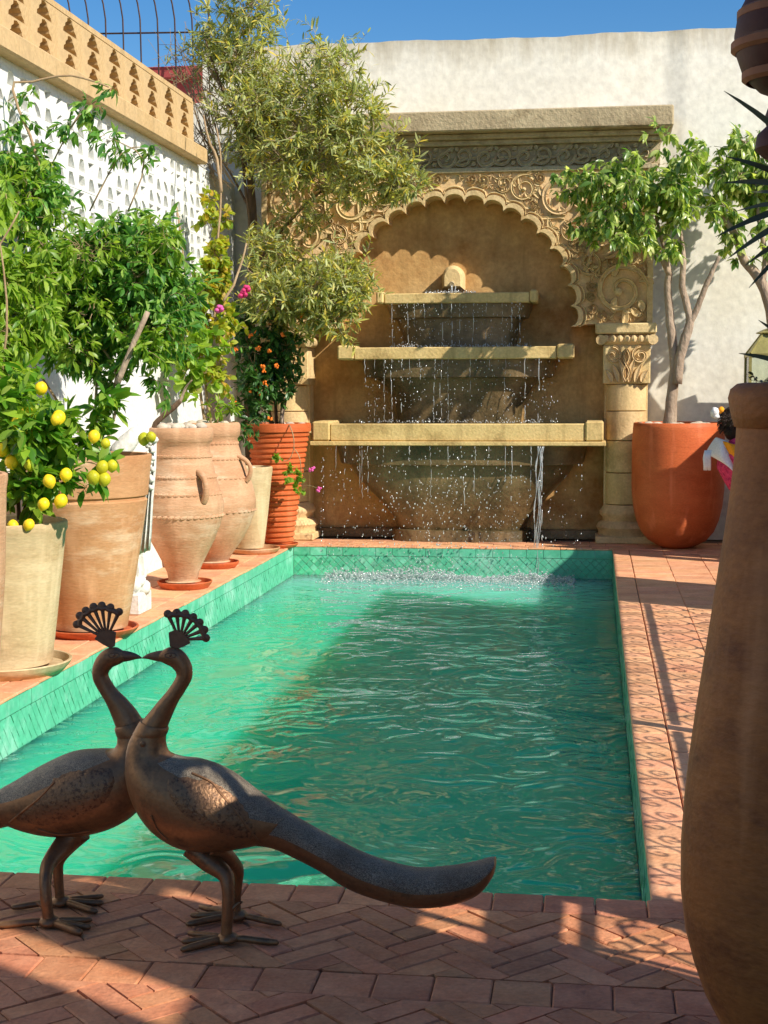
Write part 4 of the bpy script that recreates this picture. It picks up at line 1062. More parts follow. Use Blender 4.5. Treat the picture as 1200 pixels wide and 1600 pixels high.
# white statue between the pots
sX, sY = -2.86, 8.75
stt = thing('garden_statue', (sX, sY, 0), 'white stone statue with pleated drapery on a square base, mostly hidden behind the big pot', 'statue')
MB().box((sX-.15, sY-.12, 0), (sX+.115, sY+.13, .13), .008).build('base_block', M['statue'], stt)
q = MB()
for k in range(46):
    a = rnd.uniform(0, 6.28); h_ = rnd.random()
    q.ball((sX-.01+.12*(1-.4*h_)*math.cos(a), sY+.10*math.sin(a)*(1-.3*h_), .14+.13*h_), (rnd.uniform(.025, .05),)*3, 8, 6, .18)
q.box((sX-.12, sY-.09, .12), (sX+.09, sY+.1, .22), .02)
q.build('carved_rock', M['statue'], stt, smooth=True, sharp=None)
q = MB(); vs = []; fs = []; nn = 72
zs = [.22, .26, .4, .55, .7, .82, .92, .97]; rsx = [.13, .135, .115, .10, .092, .10, .085, .03]
for k, (z, r_) in enumerate(zip(zs, rsx)):
    for i in range(nn):
        a = 6.283*i/nn; w = r_*(1+.13*math.sin(a*17+z*2)*(1 if .22 < z < .85 else .4))
        vs.append((sX-.03+w*math.cos(a)+.02*math.sin(z*3), sY+w*.8*math.sin(a), z))
for k in range(len(zs)-1):
    for i in range(nn):
        j = (i+1) % nn; fs.append((k*nn+i, k*nn+j, (k+1)*nn+j, (k+1)*nn+i))
fs.append(tuple(range((len(zs)-1)*nn, len(zs)*nn)))
q.add(vs, fs); q.build('drapery', M['statue'], stt, smooth=True)
# hanging fold on the right with its zigzag hem and the chain of curls above it
q = MB(); vs = []; fs = []; a0 = AY(216, 870, 8.62)
rows = [(690, 236, 243), (730, 232, 243), (780, 225, 239), (830, 218, 237), (868, 213, 235)]
for (v, ul, ur) in rows:
    for i in range(13):
        t = i/12; p = AY(ul+(ur-ul)*t, v-(9*(t) if v > 860 else 0), 8.62); vs.append((p.x, p.y+.022*math.sin(t*19), p.z))
for k in range(4):
    for i in range(12): fs.append((13*k+i, 13*k+i+1, 13*k+14+i, 13*k+13+i))
q.add(vs, fs)
fo_ = q.build('hanging_fold', M['statue'], stt, smooth=True); fo_.modifiers.new('thick', 'SOLIDIFY').thickness = .012
q = MB()
for k in range(20):
    v = 684+k*4.1; u = 236+5*math.sin(k*1.7)-(k*.2); p = AY(u, v, 8.6); q.ball(p, (.018, .02, .017), 8, 6, .15)
for k in range(9): 
    p = AY(222+k*2.6, 688+3*math.sin(k*2), 8.62); q.ball(p, (.02, .02, .018), 8, 6, .15)
q.build('curls', M['statue'], stt, smooth=True, sharp=None)
q = MB(); p0, p1_ = AY(178, 716, 8.7), AY(213, 676, 8.75)
q.tube([p0, p0.lerp(p1_, .25), p0.lerp(p1_, .6), p1_, p1_+Vector((.02, 0, .03))], [.05, .062, .058, .045, .02], 16)
q.build('arm', M['statue'], stt, smooth=True, sharp=None)

# ================================================================= PLANTS
def leaf_np(w, fold=.25, droop=.25):
    v = [(0, 0, 0)]
    for t, k in ((.22, .75), (.5, 1.0), (.78, .66)):
        z = -droop*t*t
        v += [(t, -w*k/2, z+fold*w*k/2), (t, 0, z), (t, w*k/2, z+fold*w*k/2)]
    v.append((1, 0, -droop))
    f = [(0, 1, 2), (0, 2, 3), (1, 4, 5, 2), (2, 5, 6, 3), (4, 7, 8, 5), (5, 8, 9, 6), (7, 10, 8), (8, 10, 9)]
    return np.array(v, dtype=np.float64), f
def rot_frame(d, up):
    d = d/np.linalg.norm(d); s_ = np.cross(up, d); n = np.linalg.norm(s_)
    if n < 1e-6: s_ = np.cross(np.array([1., 0, 0]), d); n = np.linalg.norm(s_)
    s_ /= n; return np.stack([d, s_, np.cross(d, s_)], 1)
def leaves_obj(parent, tr, tmpl, m, nobj, lname='leaf', sname='foliage'):
    """tr: list of (pos, 3x3, size); the nearest become objects, the rest one mass"""
    v, f = tmpl
    tr.sort(key=lambda t: -t[2]/max(.3, np.linalg.norm(t[0]-np.array(EYE))))
    b = MB(); b.v = [tuple(p) for p in v]; b.f = list(f); me = b.mesh(lname, True); me.materials.append(m)
    inv = Matrix.Translation(-ORG[parent.name])
    for (p, R3, s_) in tr[:nobj]:
        o = bpy.data.objects.new(lname, me); COL.objects.link(o); o.parent = parent
        A = R3*s_
        o.matrix_local = inv @ Matrix(((A[0, 0], A[0, 1], A[0, 2], p[0]), (A[1, 0], A[1, 1], A[1, 2], p[1]), (A[2, 0], A[2, 1], A[2, 2], p[2]), (0, 0, 0, 1)))
    rest = tr[nobj:]
    if not rest: return
    P = np.array([t[0] for t in rest]); A = np.array([t[1]*t[2] for t in rest])
    V = np.einsum('nij,kj->nki', A, v)+P[:, None, :]-np.array(ORG[parent.name])
    nv = len(v); n = len(rest)
    loops = []; starts = []; tot = []
    base = np.concatenate([np.array(q) for q in f]); sz = np.array([len(q) for q in f])
    loops = (base[None, :]+(np.arange(n)*nv)[:, None]).ravel(); tot = np.tile(sz, n); starts = np.concatenate([[0], np.cumsum(tot)[:-1]])
    me2 = bpy.data.meshes.new(sname); me2.vertices.add(n*nv); me2.vertices.foreach_set('co', V.ravel())
    me2.loops.add(len(loops)); me2.loops.foreach_set('vertex_index', loops.astype(np.int32))
    me2.polygons.add(len(tot)); me2.polygons.foreach_set('loop_start', starts.astype(np.int32)); me2.polygons.foreach_set('loop_total', tot.astype(np.int32))
    me2.update(calc_edges=True); me2.validate(); me2.shade_smooth(); me2.materials.append(m)
    o = bpy.data.objects.new(sname, me2); COL.objects.link(o); o.parent = parent; o['kind'] = 'stuff'
def grow(parent, blobs, ntw, nlf, tmpl, size, m, droop=.3, up=.2, nobj=120, spread=.9, roots=None, twr=.004, m_tw=None, seed=0, sname='foliage', pair=True, tipbias=.35, keep=None, twn='twigs', frag=7, spray=.16):
    """blobs: (centre, (rx,ry,rz), weight). Twigs run outward from each blob's inside and carry the leaves."""
    rr = np.random.RandomState(seed); tr = []; tw = MB()
    if frag:
        nb_ = []
        for c, rad, w in blobs:
            for _ in range(frag):
                d = rr.normal(size=3); d /= np.linalg.norm(d); q = rr.uniform(.25, .95); f = rr.uniform(.3, .62)
                nb_.append((tuple(np.array(c)+np.array(rad)*d*q), tuple(np.array(rad)*f), w*f*f))
        blobs = nb_
    W = np.array([b[2] for b in blobs], float); W /= W.sum()
    for k in range(ntw):
        c, rad, _ = blobs[rr.choice(len(blobs), p=W)]; c = np.array(c); rad = np.array(rad)
        d = rr.normal(size=3); d /= np.linalg.norm(d); d[2] += up; 
        a = c+rad*d*rr.uniform(.05, .5); e = c+rad*d*(rr.uniform(.7, 1.15) if rr.rand() > spray else rr.uniform(1.3, 2.1))
        side = rr.normal(size=3)*np.linalg.norm(e-a)*.18
        L = np.linalg.norm(e-a); pts = []
        for i in range(7):
            t = i/6; pts.append(a+(e-a)*t+side*math.sin(math.pi*t)+np.array([0, 0, -droop*L*t*t*.6]))
        if twr > 0: tw.tube(pts, [twr*(1.1-.75*i/6) for i in range(7)], 3, False)
        n = nlf
        for q in range(n):
            t = tipbias+(1-tipbias)*(q+rr.uniform(0, .8))/n
            i = min(5, int(t*6)); fr = t*6-i; p = pts[i]+(pts[i+1]-pts[i])*min(fr, 1)
            ax = pts[i+1]-pts[i]; ax = ax/(np.linalg.norm(ax)+1e-9)
            o = np.cross(ax, rr.normal(size=3)); o /= np.linalg.norm(o)+1e-9
            dd = ax*rr.uniform(.2, 1.0)+o*spread*rr.uniform(.5, 1.1)+np.array([0, 0, -droop*rr.uniform(-.1, 1.9)])
            uu = np.array([rr.normal()*.65+.25, rr.normal()*.65-.1, 1.0])
            if keep is not None and not keep(p): continue
            tr.append((p, rot_frame(dd, uu), size*(rr.uniform(.45, 1.1) if rr.rand() < .75 else rr.uniform(1.0, 1.4))))
    if twr > 0 and tw.v: tw.build(twn, m_tw or M['twig'], parent, stuff=True)
    leaves_obj(parent, tr, tmpl, m, nobj, 'leaf', sname)
def B(u, v, ru, rv, Y, ry=None, w=None):
    p = AY(u, v, Y); k = KY(u, v, Y); ry = ry if ry is not None else (ru+rv)/2*k
    return ((p.x, p.y, p.z), (ru*k, ry, rv*k), w if w is not None else ru*rv)
def limb(parent, pts, rads, m, name='limb', n=8, wig=.0):
    # smooth a polyline a little
    P = [Vector(p) for p in pts]; out = []; ro = []
    for i in range(len(P)-1):
        for t in (0, .33, .66):
            p0 = P[max(i-1, 0)]; p3 = P[min(i+2, len(P)-1)]
            q = .5*((2*P[i])+(P[i+1]-p0)*t+(2*p0-5*P[i]+4*P[i+1]-p3)*t*t+(3*P[i]-p0-3*P[i+1]+p3)*t**3)
            out.append(q+Vector((rnd.uniform(-wig, wig), rnd.uniform(-wig, wig), 0))); ro.append(rads[i]+(rads[i+1]-rads[i])*t)
    out.append(P[-1]); ro.append(rads[-1])
    return MB().tube(out, ro, n).build(name, m, parent, smooth=True, sharp=None)
LT = leaf_np
# --- lemon bush
Y = 6.9; lb = thing('lemon_bush', (-2.875, 6.85, .045+topB-.03), 'lemon bush heavy with yellow lemons growing in the cream pot', 'lemon bush')
for k in range(5):
    a = AY(30+k*6, 812, 6.85); limb(lb, [a, AY(28+k*16, 770-6*k, 6.85+.05*k), AY(25+k*28, 690-8*(k % 2), 6.75+.1*k)], [.012, .009, .005], M['bark_dark'], 'stem')
grow(lb, [B(35, 670, 62, 60, 6.8, .2), B(92, 700, 60, 62, 6.85, .2), B(140, 720, 40, 46, 6.9, .16, 1300), B(20, 610, 50, 40, 6.9, .2), B(40, 760, 45, 40, 6.8, .14), B(150, 650, 40, 36, 7.0, .14, 900)],
     250, 9, LT(.42, .2, .18), .088, M['lf_lemon'], .15, .25, 260, 1.0, m_tw=M['lf_lemon'], twr=.0025, seed=1)
lem = [(27, 660), (42, 647), (43, 673), (64, 607), (92, 652), (147, 682), (77, 752), (103, 742), (95, 783), (68, 788), (160, 730), (175, 728), (146, 746), (163, 749), (225, 686), (236, 683), (3, 703), (18, 722), (45, 820), (165, 693), (46, 727), (88, 655), (20, 822)]
lime = {10, 11, 12, 13, 14, 15, 19, 20}
for i, (u, v) in enumerate(lem):
    p = AY(u, v, 6.62+.02*(i % 3)); k = KY(u, v, 6.62)*rnd.uniform(.86, 1.08); s_ = (10.4 if i not in (15, 19, 20) else 8.5)*k
    q = MB().lathe([(.02, -1.22), (.16, -1.12), (.55, -.86), (.86, -.45), (.97, 0), (.9, .42), (.62, .82), (.25, 1.06), (.08, 1.1)], 16)
    ml = Matrix.Rotation(rnd.uniform(-.5, .5), 3, 'X') @ Matrix.Rotation(rnd.uniform(-.4, .4), 3, 'Y')
    w = MB().add([p+ml @ (Vector(t)*s_) for t in q.v], q.f)
    w.build('lemon', M['lime' if i in lime else 'lemon'], lb, smooth=True, sharp=None)
# --- climbing shrub along the white wall
cl = thing('climbing_shrub', (-2.82, 7.95, .045+topC-.05), 'tall leafy climbing shrub rising from the big grooved pot against the white wall', 'climbing shrub')
for pts in ([(150, 712), (170, 640), (190, 560), (230, 490)], [(140, 712), (150, 600), (120, 500), (90, 400), (70, 260)], [(160, 712), (185, 600), (150, 520), (130, 440)], [(150, 712), (100, 640), (50, 560), (20, 440)], [(70, 330), (60, 250), (20, 140), (50, 128), (110, 118), (170, 136)], [(130, 440), (180, 400), (215, 360)]):
    Pp = [AY(u, v, 7.95+.03*i) for i, (u, v) in enumerate(pts)]
    limb(cl, Pp, [.010-.007*i/len(pts) for i in range(len(pts))], M['twig'], 'stem', wig=.006)
limb(cl, [AY(183, 600, 7.7), AY(205, 545, 7.72), AY(231, 487, 7.75)], [.018, .016, .015], M['bark'], 'cut_stem')
grow(cl, [B(110, 440, 95, 80, 8.0, .22), B(220, 430, 80, 75, 8.1, .22), B(60, 340, 70, 70, 8.0, .2), B(180, 520, 70, 50, 8.1, .18, 2600), B(240, 370, 55, 40, 8.2, .2, 1600), B(130, 560, 60, 50, 8.05, .18, 1500), B(40, 250, 50, 50, 8.1, .2, 1300), B(262, 470, 50, 70, 8.1, .2, 2400), B(60, 520, 50, 60, 8.1, .16, 1500), B(20, 190, 30, 40, 8.0, .15, 300), B(150, 460, 140, 100, 8.05, .2, 14000), B(170, 400, 120, 60, 8.15, .2, 6000), B(175, 620, 40, 50, 8.0, .12, 600), B(240, 600, 35, 40, 8.1, .12, 200)],
     1500, 14, LT(.33, .25, .35), .066, M['lf_jasmine'], .38, .1, 280, .9, twr=.0018, seed=2, frag=10)
grow(cl, [B(250, 420, 55, 70, 8.0, .2), B(120, 380, 90, 50, 7.85, .15), B(90, 500, 70, 60, 7.8, .15), B(230, 540, 50, 50, 7.9, .15), B(30, 300, 50, 50, 7.9, .15)],
     210, 11, LT(.33, .25, .35), .06, M['lf_lime'], .35, .2, 0, .9, twr=.0016, seed=22, frag=6, sname='young_leaves', twn='young_twigs', spray=.4)
for (pts, sd_) in (([(100, 215), (130, 175), (175, 137)], 41), ([(60, 300), (110, 200), (135, 165)], 42), ([(140, 330), (190, 240), (235, 230)], 43), ([(20, 230), (10, 160), (45, 150)], 44), ([(200, 330), (225, 250), (170, 215)], 45)):
    Pp = [AY(u, v, 8.15) for u, v in pts]; limb(cl, Pp, [.005, .004, .002], M['twig'], 'shoot', 6)
    grow(cl, [((p.x, p.y, p.z), (.07, .07, .05), 1) for p in Pp[1:]], 12, 7, LT(.33, .25, .35), .068, M['lf_jasmine'], .45, .1, 10, .9, twr=.0015, seed=sd_, sname='shoot_leaves', twn='shoot_twigs', frag=0)
# --- sunny climber
cl2 = thing('bright_climber', (-3.0, 6.6, 0), 'bright yellow green climber catching the sun at the left picture edge', 'climber')
for pts in ([(-40, 800), (-10, 640), (10, 520), (0, 380)], [(-40, 800), (-50, 600), (-20, 430), (30, 330)]):
    Pp = [AY(u, v, 7.1) for u, v in pts]; Pp[0] = Vector((-3.05, 6.6, .0)) if True else Pp[0]
    limb(cl2, Pp, [.011, .008, .006, .004], M['twig'], 'stem', wig=.006)
grow(cl2, [B(15, 500, 55, 70, 7.3, .2), B(0, 420, 50, 60, 7.3, .2), B(45, 410, 40, 40, 7.4, .15, 1100), B(10, 570, 45, 40, 7.2, .15), B(20, 330, 50, 40, 7.5, .2, 900)],
     330, 13, LT(.3, .25, .4), .072, M['lf_lime'], .42, .1, 150, .9, twr=.002, seed=3)
# --- cut branch in urn D
br = thing('cut_branch', (-2.83, 9.9, .045+topD-.02), 'bare cut branch leaning out of the rope banded urn', 'branch')
limb(br, [AY(241, 676, 9.9), AY(243, 662, 9.9), AY(258, 648, 9.9), AY(272, 636, 9.9), AY(282, 626, 9.9)], [.022, .02, .018, .02, .017], M['bark_dark'], 'branch')
limb(br, [AY(268, 640, 9.9), AY(281, 628, 9.9), AY(290, 606, 9.9), AY(300, 594, 9.85)], [.016, .012, .008, .004], M['bark'], 'side_shoot')
# --- vine with yellowing leaves in urn E
vn = thing('yellowing_vine', (-2.915, 11.05, .045+topE-.02), 'thin vine with yellowing leaves climbing from the second urn to the parapet', 'vine')
for pts in ([(330, 664), (322, 600), (335, 500), (340, 400), (345, 300), (343, 230), (338, 200)], [(322, 664), (310, 590), (300, 520), (290, 450), (280, 340), (262, 260), (248, 180), (240, 120)], [(338, 664), (345, 560), (352, 470), (330, 380)], [(345, 300), (338, 250), (326, 215), (318, 180)], [(350, 470), (372, 430), (385, 380)]):
    limb(vn, [AY(u, v, 11.1+.1*i) for i, (u, v) in enumerate(pts)], [.012-.008*i/len(pts) for i in range(len(pts))], M['twig'], 'stem', wig=.008)
grow(vn, [B(335, 420, 32, 60, 11.4, .15), B(315, 480, 36, 50, 11.3, .15), B(300, 540, 26, 40, 11.2, .12), B(330, 590, 30, 40, 11.1, .12, 700), B(355, 520, 24, 40, 11.3, .12, 600), B(330, 340, 24, 30, 11.6, .12, 500), B(240, 330, 20, 20, 11.2, .1, 160)],
     380, 8, LT(.75, .15, .25), .058, M['lf_vine'], .35, .1, 130, 1.0, twr=.0025, seed=4)
grow(vn, [B(296, 490, 24, 40, 10.9, .1), B(290, 560, 24, 34, 10.85, .1), B(312, 600, 26, 36, 10.9, .1), B(326, 540, 26, 40, 11.0, .1)], 46, 6, LT(1.0, .15, .2), .085, M['lf_lime'], .3, .2, 60, 1.0, twr=.0025, seed=24, sname='broad_leaves', twn='broad_twigs', spray=.3)
grow(vn, [B(340, 640, 30, 18, 11.05, .14), B(300, 600, 16, 30, 11.0, .1)], 30, 9, LT(.4, .2, .2), .06, M['lf_lime'], .1, .5, 40, 1.0, twr=.002, seed=14, sname='low_foliage', twn='low_twigs')
for (u, v) in ((317, 475), (379, 460), (342, 483), (384, 452)):
    q = MB(); p = AY(u, v, 11.0)
    for k in range(9):
        a = k*2.4; d = Vector((math.cos(a), math.sin(a)*.7, math.sin(a*1.7))).normalized()*.022
        q.ball(p+d, (.018, .018, .016), 6, 5, .1)
    q.build('blossom', M['pink' if u < 350 and u > 310 else 'magenta'], vn, smooth=True, sharp=None)
# --- grey green tree in the corner
tg = thing('grey_green_tree', (-2.98, 12.75, 0), 'tall grey green leaved tree in the corner spreading over the carved arch', 'tree')
TY = 12.75
tk = [(398, 860), (392, 700), (390, 560), (392, 450), (396, 350), (392, 270), (400, 190), (420, 110)]
limb(tg, [AY(u, v, TY) if v < 850 else Vector((-2.98, 12.75, 0)) for u, v in tk], [.055, .05, .046, .042, .036, .03, .022, .012], M['bark_dark'], 'trunk', 10, .004)
for pts, r_ in (([(394, 420), (440, 360), (500, 300), (580, 265)], .02), ([(392, 300), (370, 200), (340, 120), (320, 60)], .018), ([(392, 480), (440, 460), (500, 440), (540, 420)], .018), ([(396, 250), (450, 180), (500, 130), (540, 100)], .018), ([(500, 300), (570, 300), (630, 285)], .012), ([(392, 330), (360, 270), (330, 230), (300, 190)], .012), ([(395, 400), (385, 300), (372, 200)], .02)):
    limb(tg, [AY(u, v, TY-.12*i) for i, (u, v) in enumerate(pts)], [r_*(1-.7*i/(len(pts)-1)) for i in range(len(pts))], M['bark_dark'], 'limb', 7, .004)
gk = [B(390, 85, 75, 75, 12.6, .4), B(450, 150, 100, 75, 12.5, .45), B(520, 190, 75, 50, 12.4, .4), B(560, 245, 80, 42, 12.3, .4), B(612, 282, 52, 34, 12.2, .3, 2200), B(430, 235, 85, 55, 12.5, .4), B(490, 275, 80, 40, 12.4, .35, 2600), B(320, 50, 55, 50, 12.7, .3, 900), B(390, 170, 60, 70, 12.6, .35), B(530, 120, 50, 50, 12.5, .3, 1000), B(470, 330, 60, 40, 12.35, .3, 900), B(545, 310, 50, 25, 12.2, .25, 700)]
grow(tg, gk, 1300, 16, LT(.2, .2, .12), .08, M['lf_olive'], .05, .3, 200, 1.0, twr=.0028, m_tw=M['bark'], seed=5, frag=8, spray=.3)
gk2 = [B(470, 435, 80, 60, 12.2, .3), B(520, 470, 60, 58, 12.1, .28), B(440, 480, 60, 50, 12.2, .28), B(500, 510, 50, 32, 12.1, .2, 1200), B(425, 400, 50, 45, 12.4, .25, 1300), B(552, 460, 30, 35, 12.0, .2, 700)]
grow(tg, gk2, 760, 16, LT(.2, .2, .12), .08, M['lf_olive'], .05, .3, 60, 1.0, twr=.0028, m_tw=M['bark'], seed=6, sname='low_foliage', twn='low_twigs', frag=8, spray=.2)
q = MB()
for k in range(70):             # tangle of bare dry shoots beside the crown
    p = AY(rnd.uniform(255, 330), rnd.uniform(60, 270), 12.5); d = Vector((rnd.uniform(-.25, .12), rnd.uniform(-.1, .1), rnd.uniform(-.15, .3)))
    a = AY(rnd.uniform(325, 370), rnd.uniform(120, 300), 12.55)
    q.tube([a, a.lerp(p, .5)+Vector((0, 0, rnd.uniform(-.05, .08))), p, p+d], [.005, .004, .003, .0015], 4)
q.build('dry_shoots', M['twig'], tg, stuff=True)
# --- orange flowered bush in the ribbed planter
ob = thing('orange_flowered_bush', (-2.71, 12.5, .045+topG-.03), 'dark green bush dotted with small orange flowers in the ribbed planter', 'bush')
for pts in ([(425, 662), (410, 600), (390, 540)], [(432, 662), (430, 590), (440, 520)], [(438, 662), (450, 610), (460, 560)], [(428, 662), (395, 640), (370, 600)]):
    limb(ob, [AY(u, v, 12.5-.05*i) for i, (u, v) in enumerate(pts)], [.016, .01, .006], M['bark_dark'], 'stem')
limb(ob, [AY(440, 664, 12.45), AY(441, 640, 12.45), AY(443, 622, 12.45)], [.02, .018, .015], M['bark'], 'cut_stem')
grow(ob, [B(405, 560, 52, 55, 12.3, .25), B(395, 620, 48, 45, 12.2, .22), B(435, 540, 40, 45, 12.3, .22), B(440, 600, 32, 40, 12.25, .18, 900), B(385, 500, 40, 35, 12.4, .2, 900), B(388, 668, 22, 25, 12.1, .1, 380)],
     420, 12, LT(.4, .2, .2), .066, M['lf_dark'], .2, .2, 150, 1.0, twr=.003, seed=7)
for k in range(22):
    u, v = rnd.gauss(410, 28), rnd.uniform(490, 655); p = AY(u, v, 12.05+rnd.uniform(-.08, .1)); q = MB()
    for j in range(6): q.ball(p+Vector((rnd.uniform(-.014, .014), rnd.uniform(-.014, .0), rnd.uniform(-.014, .014))), rnd.uniform(.007, .013), 6, 4)
    q.build('flower', M['orange'], ob, smooth=True, sharp=None)
# --- trailing geranium over the planter's side
ge = thing('trailing_geranium', (-2.6, 12.2, .8), 'trailing geranium with small pink flowers hanging over the ribbed planter', 'geranium')
c0 = AY(452, 664, 12.25)
limb(ge, [c0, AY(458, 680, 12.14), AY(459, 700, 12.14), AY(452, 718, 12.16), AY(440, 720, 12.17)], [.005, .005, .004, .004, .003], M['twig'], 'stem', 6)
limb(ge, [AY(459, 700, 12.14), AY(468, 715, 12.13), AY(470, 740, 12.16), AY(463, 765, 12.2)], [.004, .004, .004, .003], M['twig'], 'stem', 6)
grow(ge, [B(434, 717, 11, 7, 12.14, .05), B(460, 742, 18, 14, 12.14, .06), B(466, 762, 14, 12, 12.16, .05, 200)], 26, 7, LT(.95, .12, .1), .042, M['lf_lime'], .15, .1, 100, 1.0, twr=.0015, seed=8)
for (u, v, u2, v2) in ((487, 734, 470, 738), (499, 764, 472, 758)):
    p = AY(u, v, 12.05); limb(ge, [AY(u2, v2, 12.12), AY((u+u2)/2, (v+v2)/2-2, 12.08), p], [.002, .002, .002], M['twig'], 'flower_stalk', 5); q = MB()
    for j in range(9): q.ball(p+Vector((rnd.uniform(-.02, .02), rnd.uniform(-.015, .01), rnd.uniform(-.02, .02))), rnd.uniform(.008, .014), 6, 4)
    q.build('flower', M['pink'], ge, smooth=True, sharp=None)
# --- ficus in the smooth planter
fi = thing('ficus_tree', (uX, uY, topU-.03), 'ficus tree with pale forked trunk growing in the smooth orange planter', 'tree')
def ST(pts, r_, Y0, dy, name, m=M['bark'], tree=fi): limb(tree, [AY(u, v, Y0+dy*i) for i, (u, v) in enumerate(pts)], r_, m, name, 12, .003)
ST([(1046, 668), (1048, 640), (1052, 600), (1054, 570), (1050, 530), (1046, 490), (1043, 450), (1046, 425)], [.065, .052, .046, .042, .04, .036, .032, .028], 12.8, 0, 'trunk')
ST([(1058, 600), (1062, 560), (1072, 525), (1078, 505), (1074, 480), (1066, 445), (1068, 410), (1066, 380)], [.04, .042, .042, .036, .032, .028, .024, .018], 12.75, 0, 'trunk')
ST([(1076, 510), (1090, 480), (1102, 450), (1115, 420), (1124, 400)], [.03, .026, .024, .02, .014], 12.75, -.02, 'limb')
ST([(1046, 430), (1035, 405), (1020, 378), (1005, 350), (960, 320)], [.026, .024, .02, .016, .01], 12.8, -.06, 'limb')
ST([(1046, 428), (1040, 395), (1030, 360), (1020, 310)], [.022, .018, .014, .008], 12.8, -.05, 'limb')
ST([(1066, 385), (1060, 330), (1070, 280)], [.018, .012, .008], 12.75, -.04, 'limb')
grow(fi, [B(955, 330, 55, 40, 12.45, .35), B(920, 285, 45, 38, 12.4, .3), B(985, 270, 50, 45, 12.4, .35), B(1040, 320, 60, 50, 12.5, .4), B(1060, 260, 50, 45, 12.5, .35), B(985, 360, 50, 35, 12.5, .3), B(1060, 385, 40, 30, 12.6, .25, 800), B(905, 345, 30, 30, 12.35, .2, 500), B(1020, 225, 30, 25, 12.45, .2, 400), B(880, 270, 22, 14, 12.3, .15, 130)],
     470, 12, LT(.38, .3, .35), .08, M['lf_ficus'], .55, .1, 260, .8, twr=.003, m_tw=M['bark'], seed=9)
# --- second ficus, its pot hidden behind the jar
f2 = thing('leaning_ficus', (1.75, 12.95, 0), 'second ficus with a leaning grey trunk behind the right edge above the lantern', 'tree')
limb(f2, [Vector((1.75, 12.95, 0)), Vector((1.77, 12.95, .9)), AY(1214, 530, 12.95), AY(1201, 470, 12.92), AY(1183, 430, 12.9), AY(1163, 408, 12.88), AY(1150, 370, 12.86), AY(1130, 340, 12.84), AY(1112, 318, 12.82)], [.062, .058, .054, .048, .044, .038, .032, .026, .016], M['bark'], 'trunk', 12, .003)
limb(f2, [AY(1190, 445, 12.9), AY(1196, 400, 12.9), AY(1185, 340, 12.85), AY(1180, 270, 12.8)], [.03, .022, .016, .008], M['bark'], 'limb', 8)
grow(f2, [B(1140, 275, 45, 45, 12.85, .3), B(1180, 235, 45, 45, 12.85, .3), B(1120, 330, 40, 40, 12.8, .28), B(1190, 310, 40, 50, 12.85, .3), B(1160, 215, 30, 25, 12.85, .2, 500), B(1105, 235, 30, 25, 12.85, .2, 500), B(1150, 385, 30, 22, 12.85, .2, 300), B(1240, 250, 50, 70, 12.85, .3), B(1230, 400, 45, 40, 12.9, .25, 900)],
     360, 12, LT(.38, .3, .35), .082, M['lf_ficus'], .55, .1, 240, .8, twr=.003, m_tw=M['bark'], seed=10)
# --- spiky plant in the foreground jar
yu = thing('spiky_plant', (vX+.02, vY, 1.372), 'dark spiky leaved plant growing from the large foreground jar', 'plant')
def spike(a, tip, w, sag=.02):
    a, tip = Vector(a), Vector(tip); n = 8; q = MB(); vs = []; fs = []
    d = (tip-a); side = d.cross(Vector((0, -1, .35))).normalized(); up_ = side.cross(d).normalized()
    for i in range(n+1):
        t = i/n; p = a+d*t+Vector((0, 0, sag*math.sin(math.pi*t))); ww = w*(1-t)**.7*(.75+.5*math.sin(min(1, t*2)*1.57))+.0004
        vs += [p-side*ww+up_*ww*.3, p-up_*ww*.35, p+side*ww+up_*ww*.3, p+up_*ww*.1]
    for i in range(n):
        for k in range(4): fs.append((4*i+k, 4*i+(k+1) % 4, 4*i+4+(k+1) % 4, 4*i+4+k))
    fs += [(0, 1, 2, 3)]
    q.add(vs, fs); return q
rc = Vector((vX+.03, vY, 1.70)); 
limb(yu, [Vector((vX+.02, vY, 1.37)), Vector((vX+.03, vY+.01, 1.5)), rc], [.024, .022, .02], M['bark_dark'], 'stem', 10)
tips = [(1128, 286, 2.62), (1118, 370, 2.62), (1137, 404, 2.6), (1164, 415, 2.66), (1132, 244, 2.8), (1150, 330, 2.9), (1170, 450, 2.7), (1174, 300, 2.5), (1131, 142, 2.7)]
for (u, v, y) in tips: spike(rc+Vector((0, 0, rnd.uniform(-.02, .02))), AY(u, v, y), .0095).build('spiky_leaf', M['lf_yucca'], yu, smooth=True, sharp=50)
for k in range(26):
    a = rnd.uniform(-1.2, 1.9); e = rnd.uniform(-.5, 1.1); L = rnd.uniform(.14, .2)
    spike(rc, rc+Vector((math.cos(a)*math.cos(e), math.sin(a)*math.cos(e), math.sin(e)))*L, .009).build('spiky_leaf', M['lf_yucca'], yu, smooth=True, sharp=50)
rb_ = Vector((vX+.0, vY, 1.40))
for (u, v, y) in ((1154, 552, 2.66), (1185, 500, 2.7)): spike(rb_, AY(u, v, y), .008, .01).build('spiky_leaf', M['lf_yucca'], yu, smooth=True, sharp=50)
grow(yu, [((vX-.09, vY-.02, 1.40), (.045, .06, .022), 1), ((vX-.04, vY-.06, 1.405), (.05, .04, .025), 1)], 34, 7, LT(.4, .2, .1), .013, M['lf_yucca'], .05, .5, 80, 1.0, twr=.0007, seed=12, sname='low_foliage', twn='low_twigs')

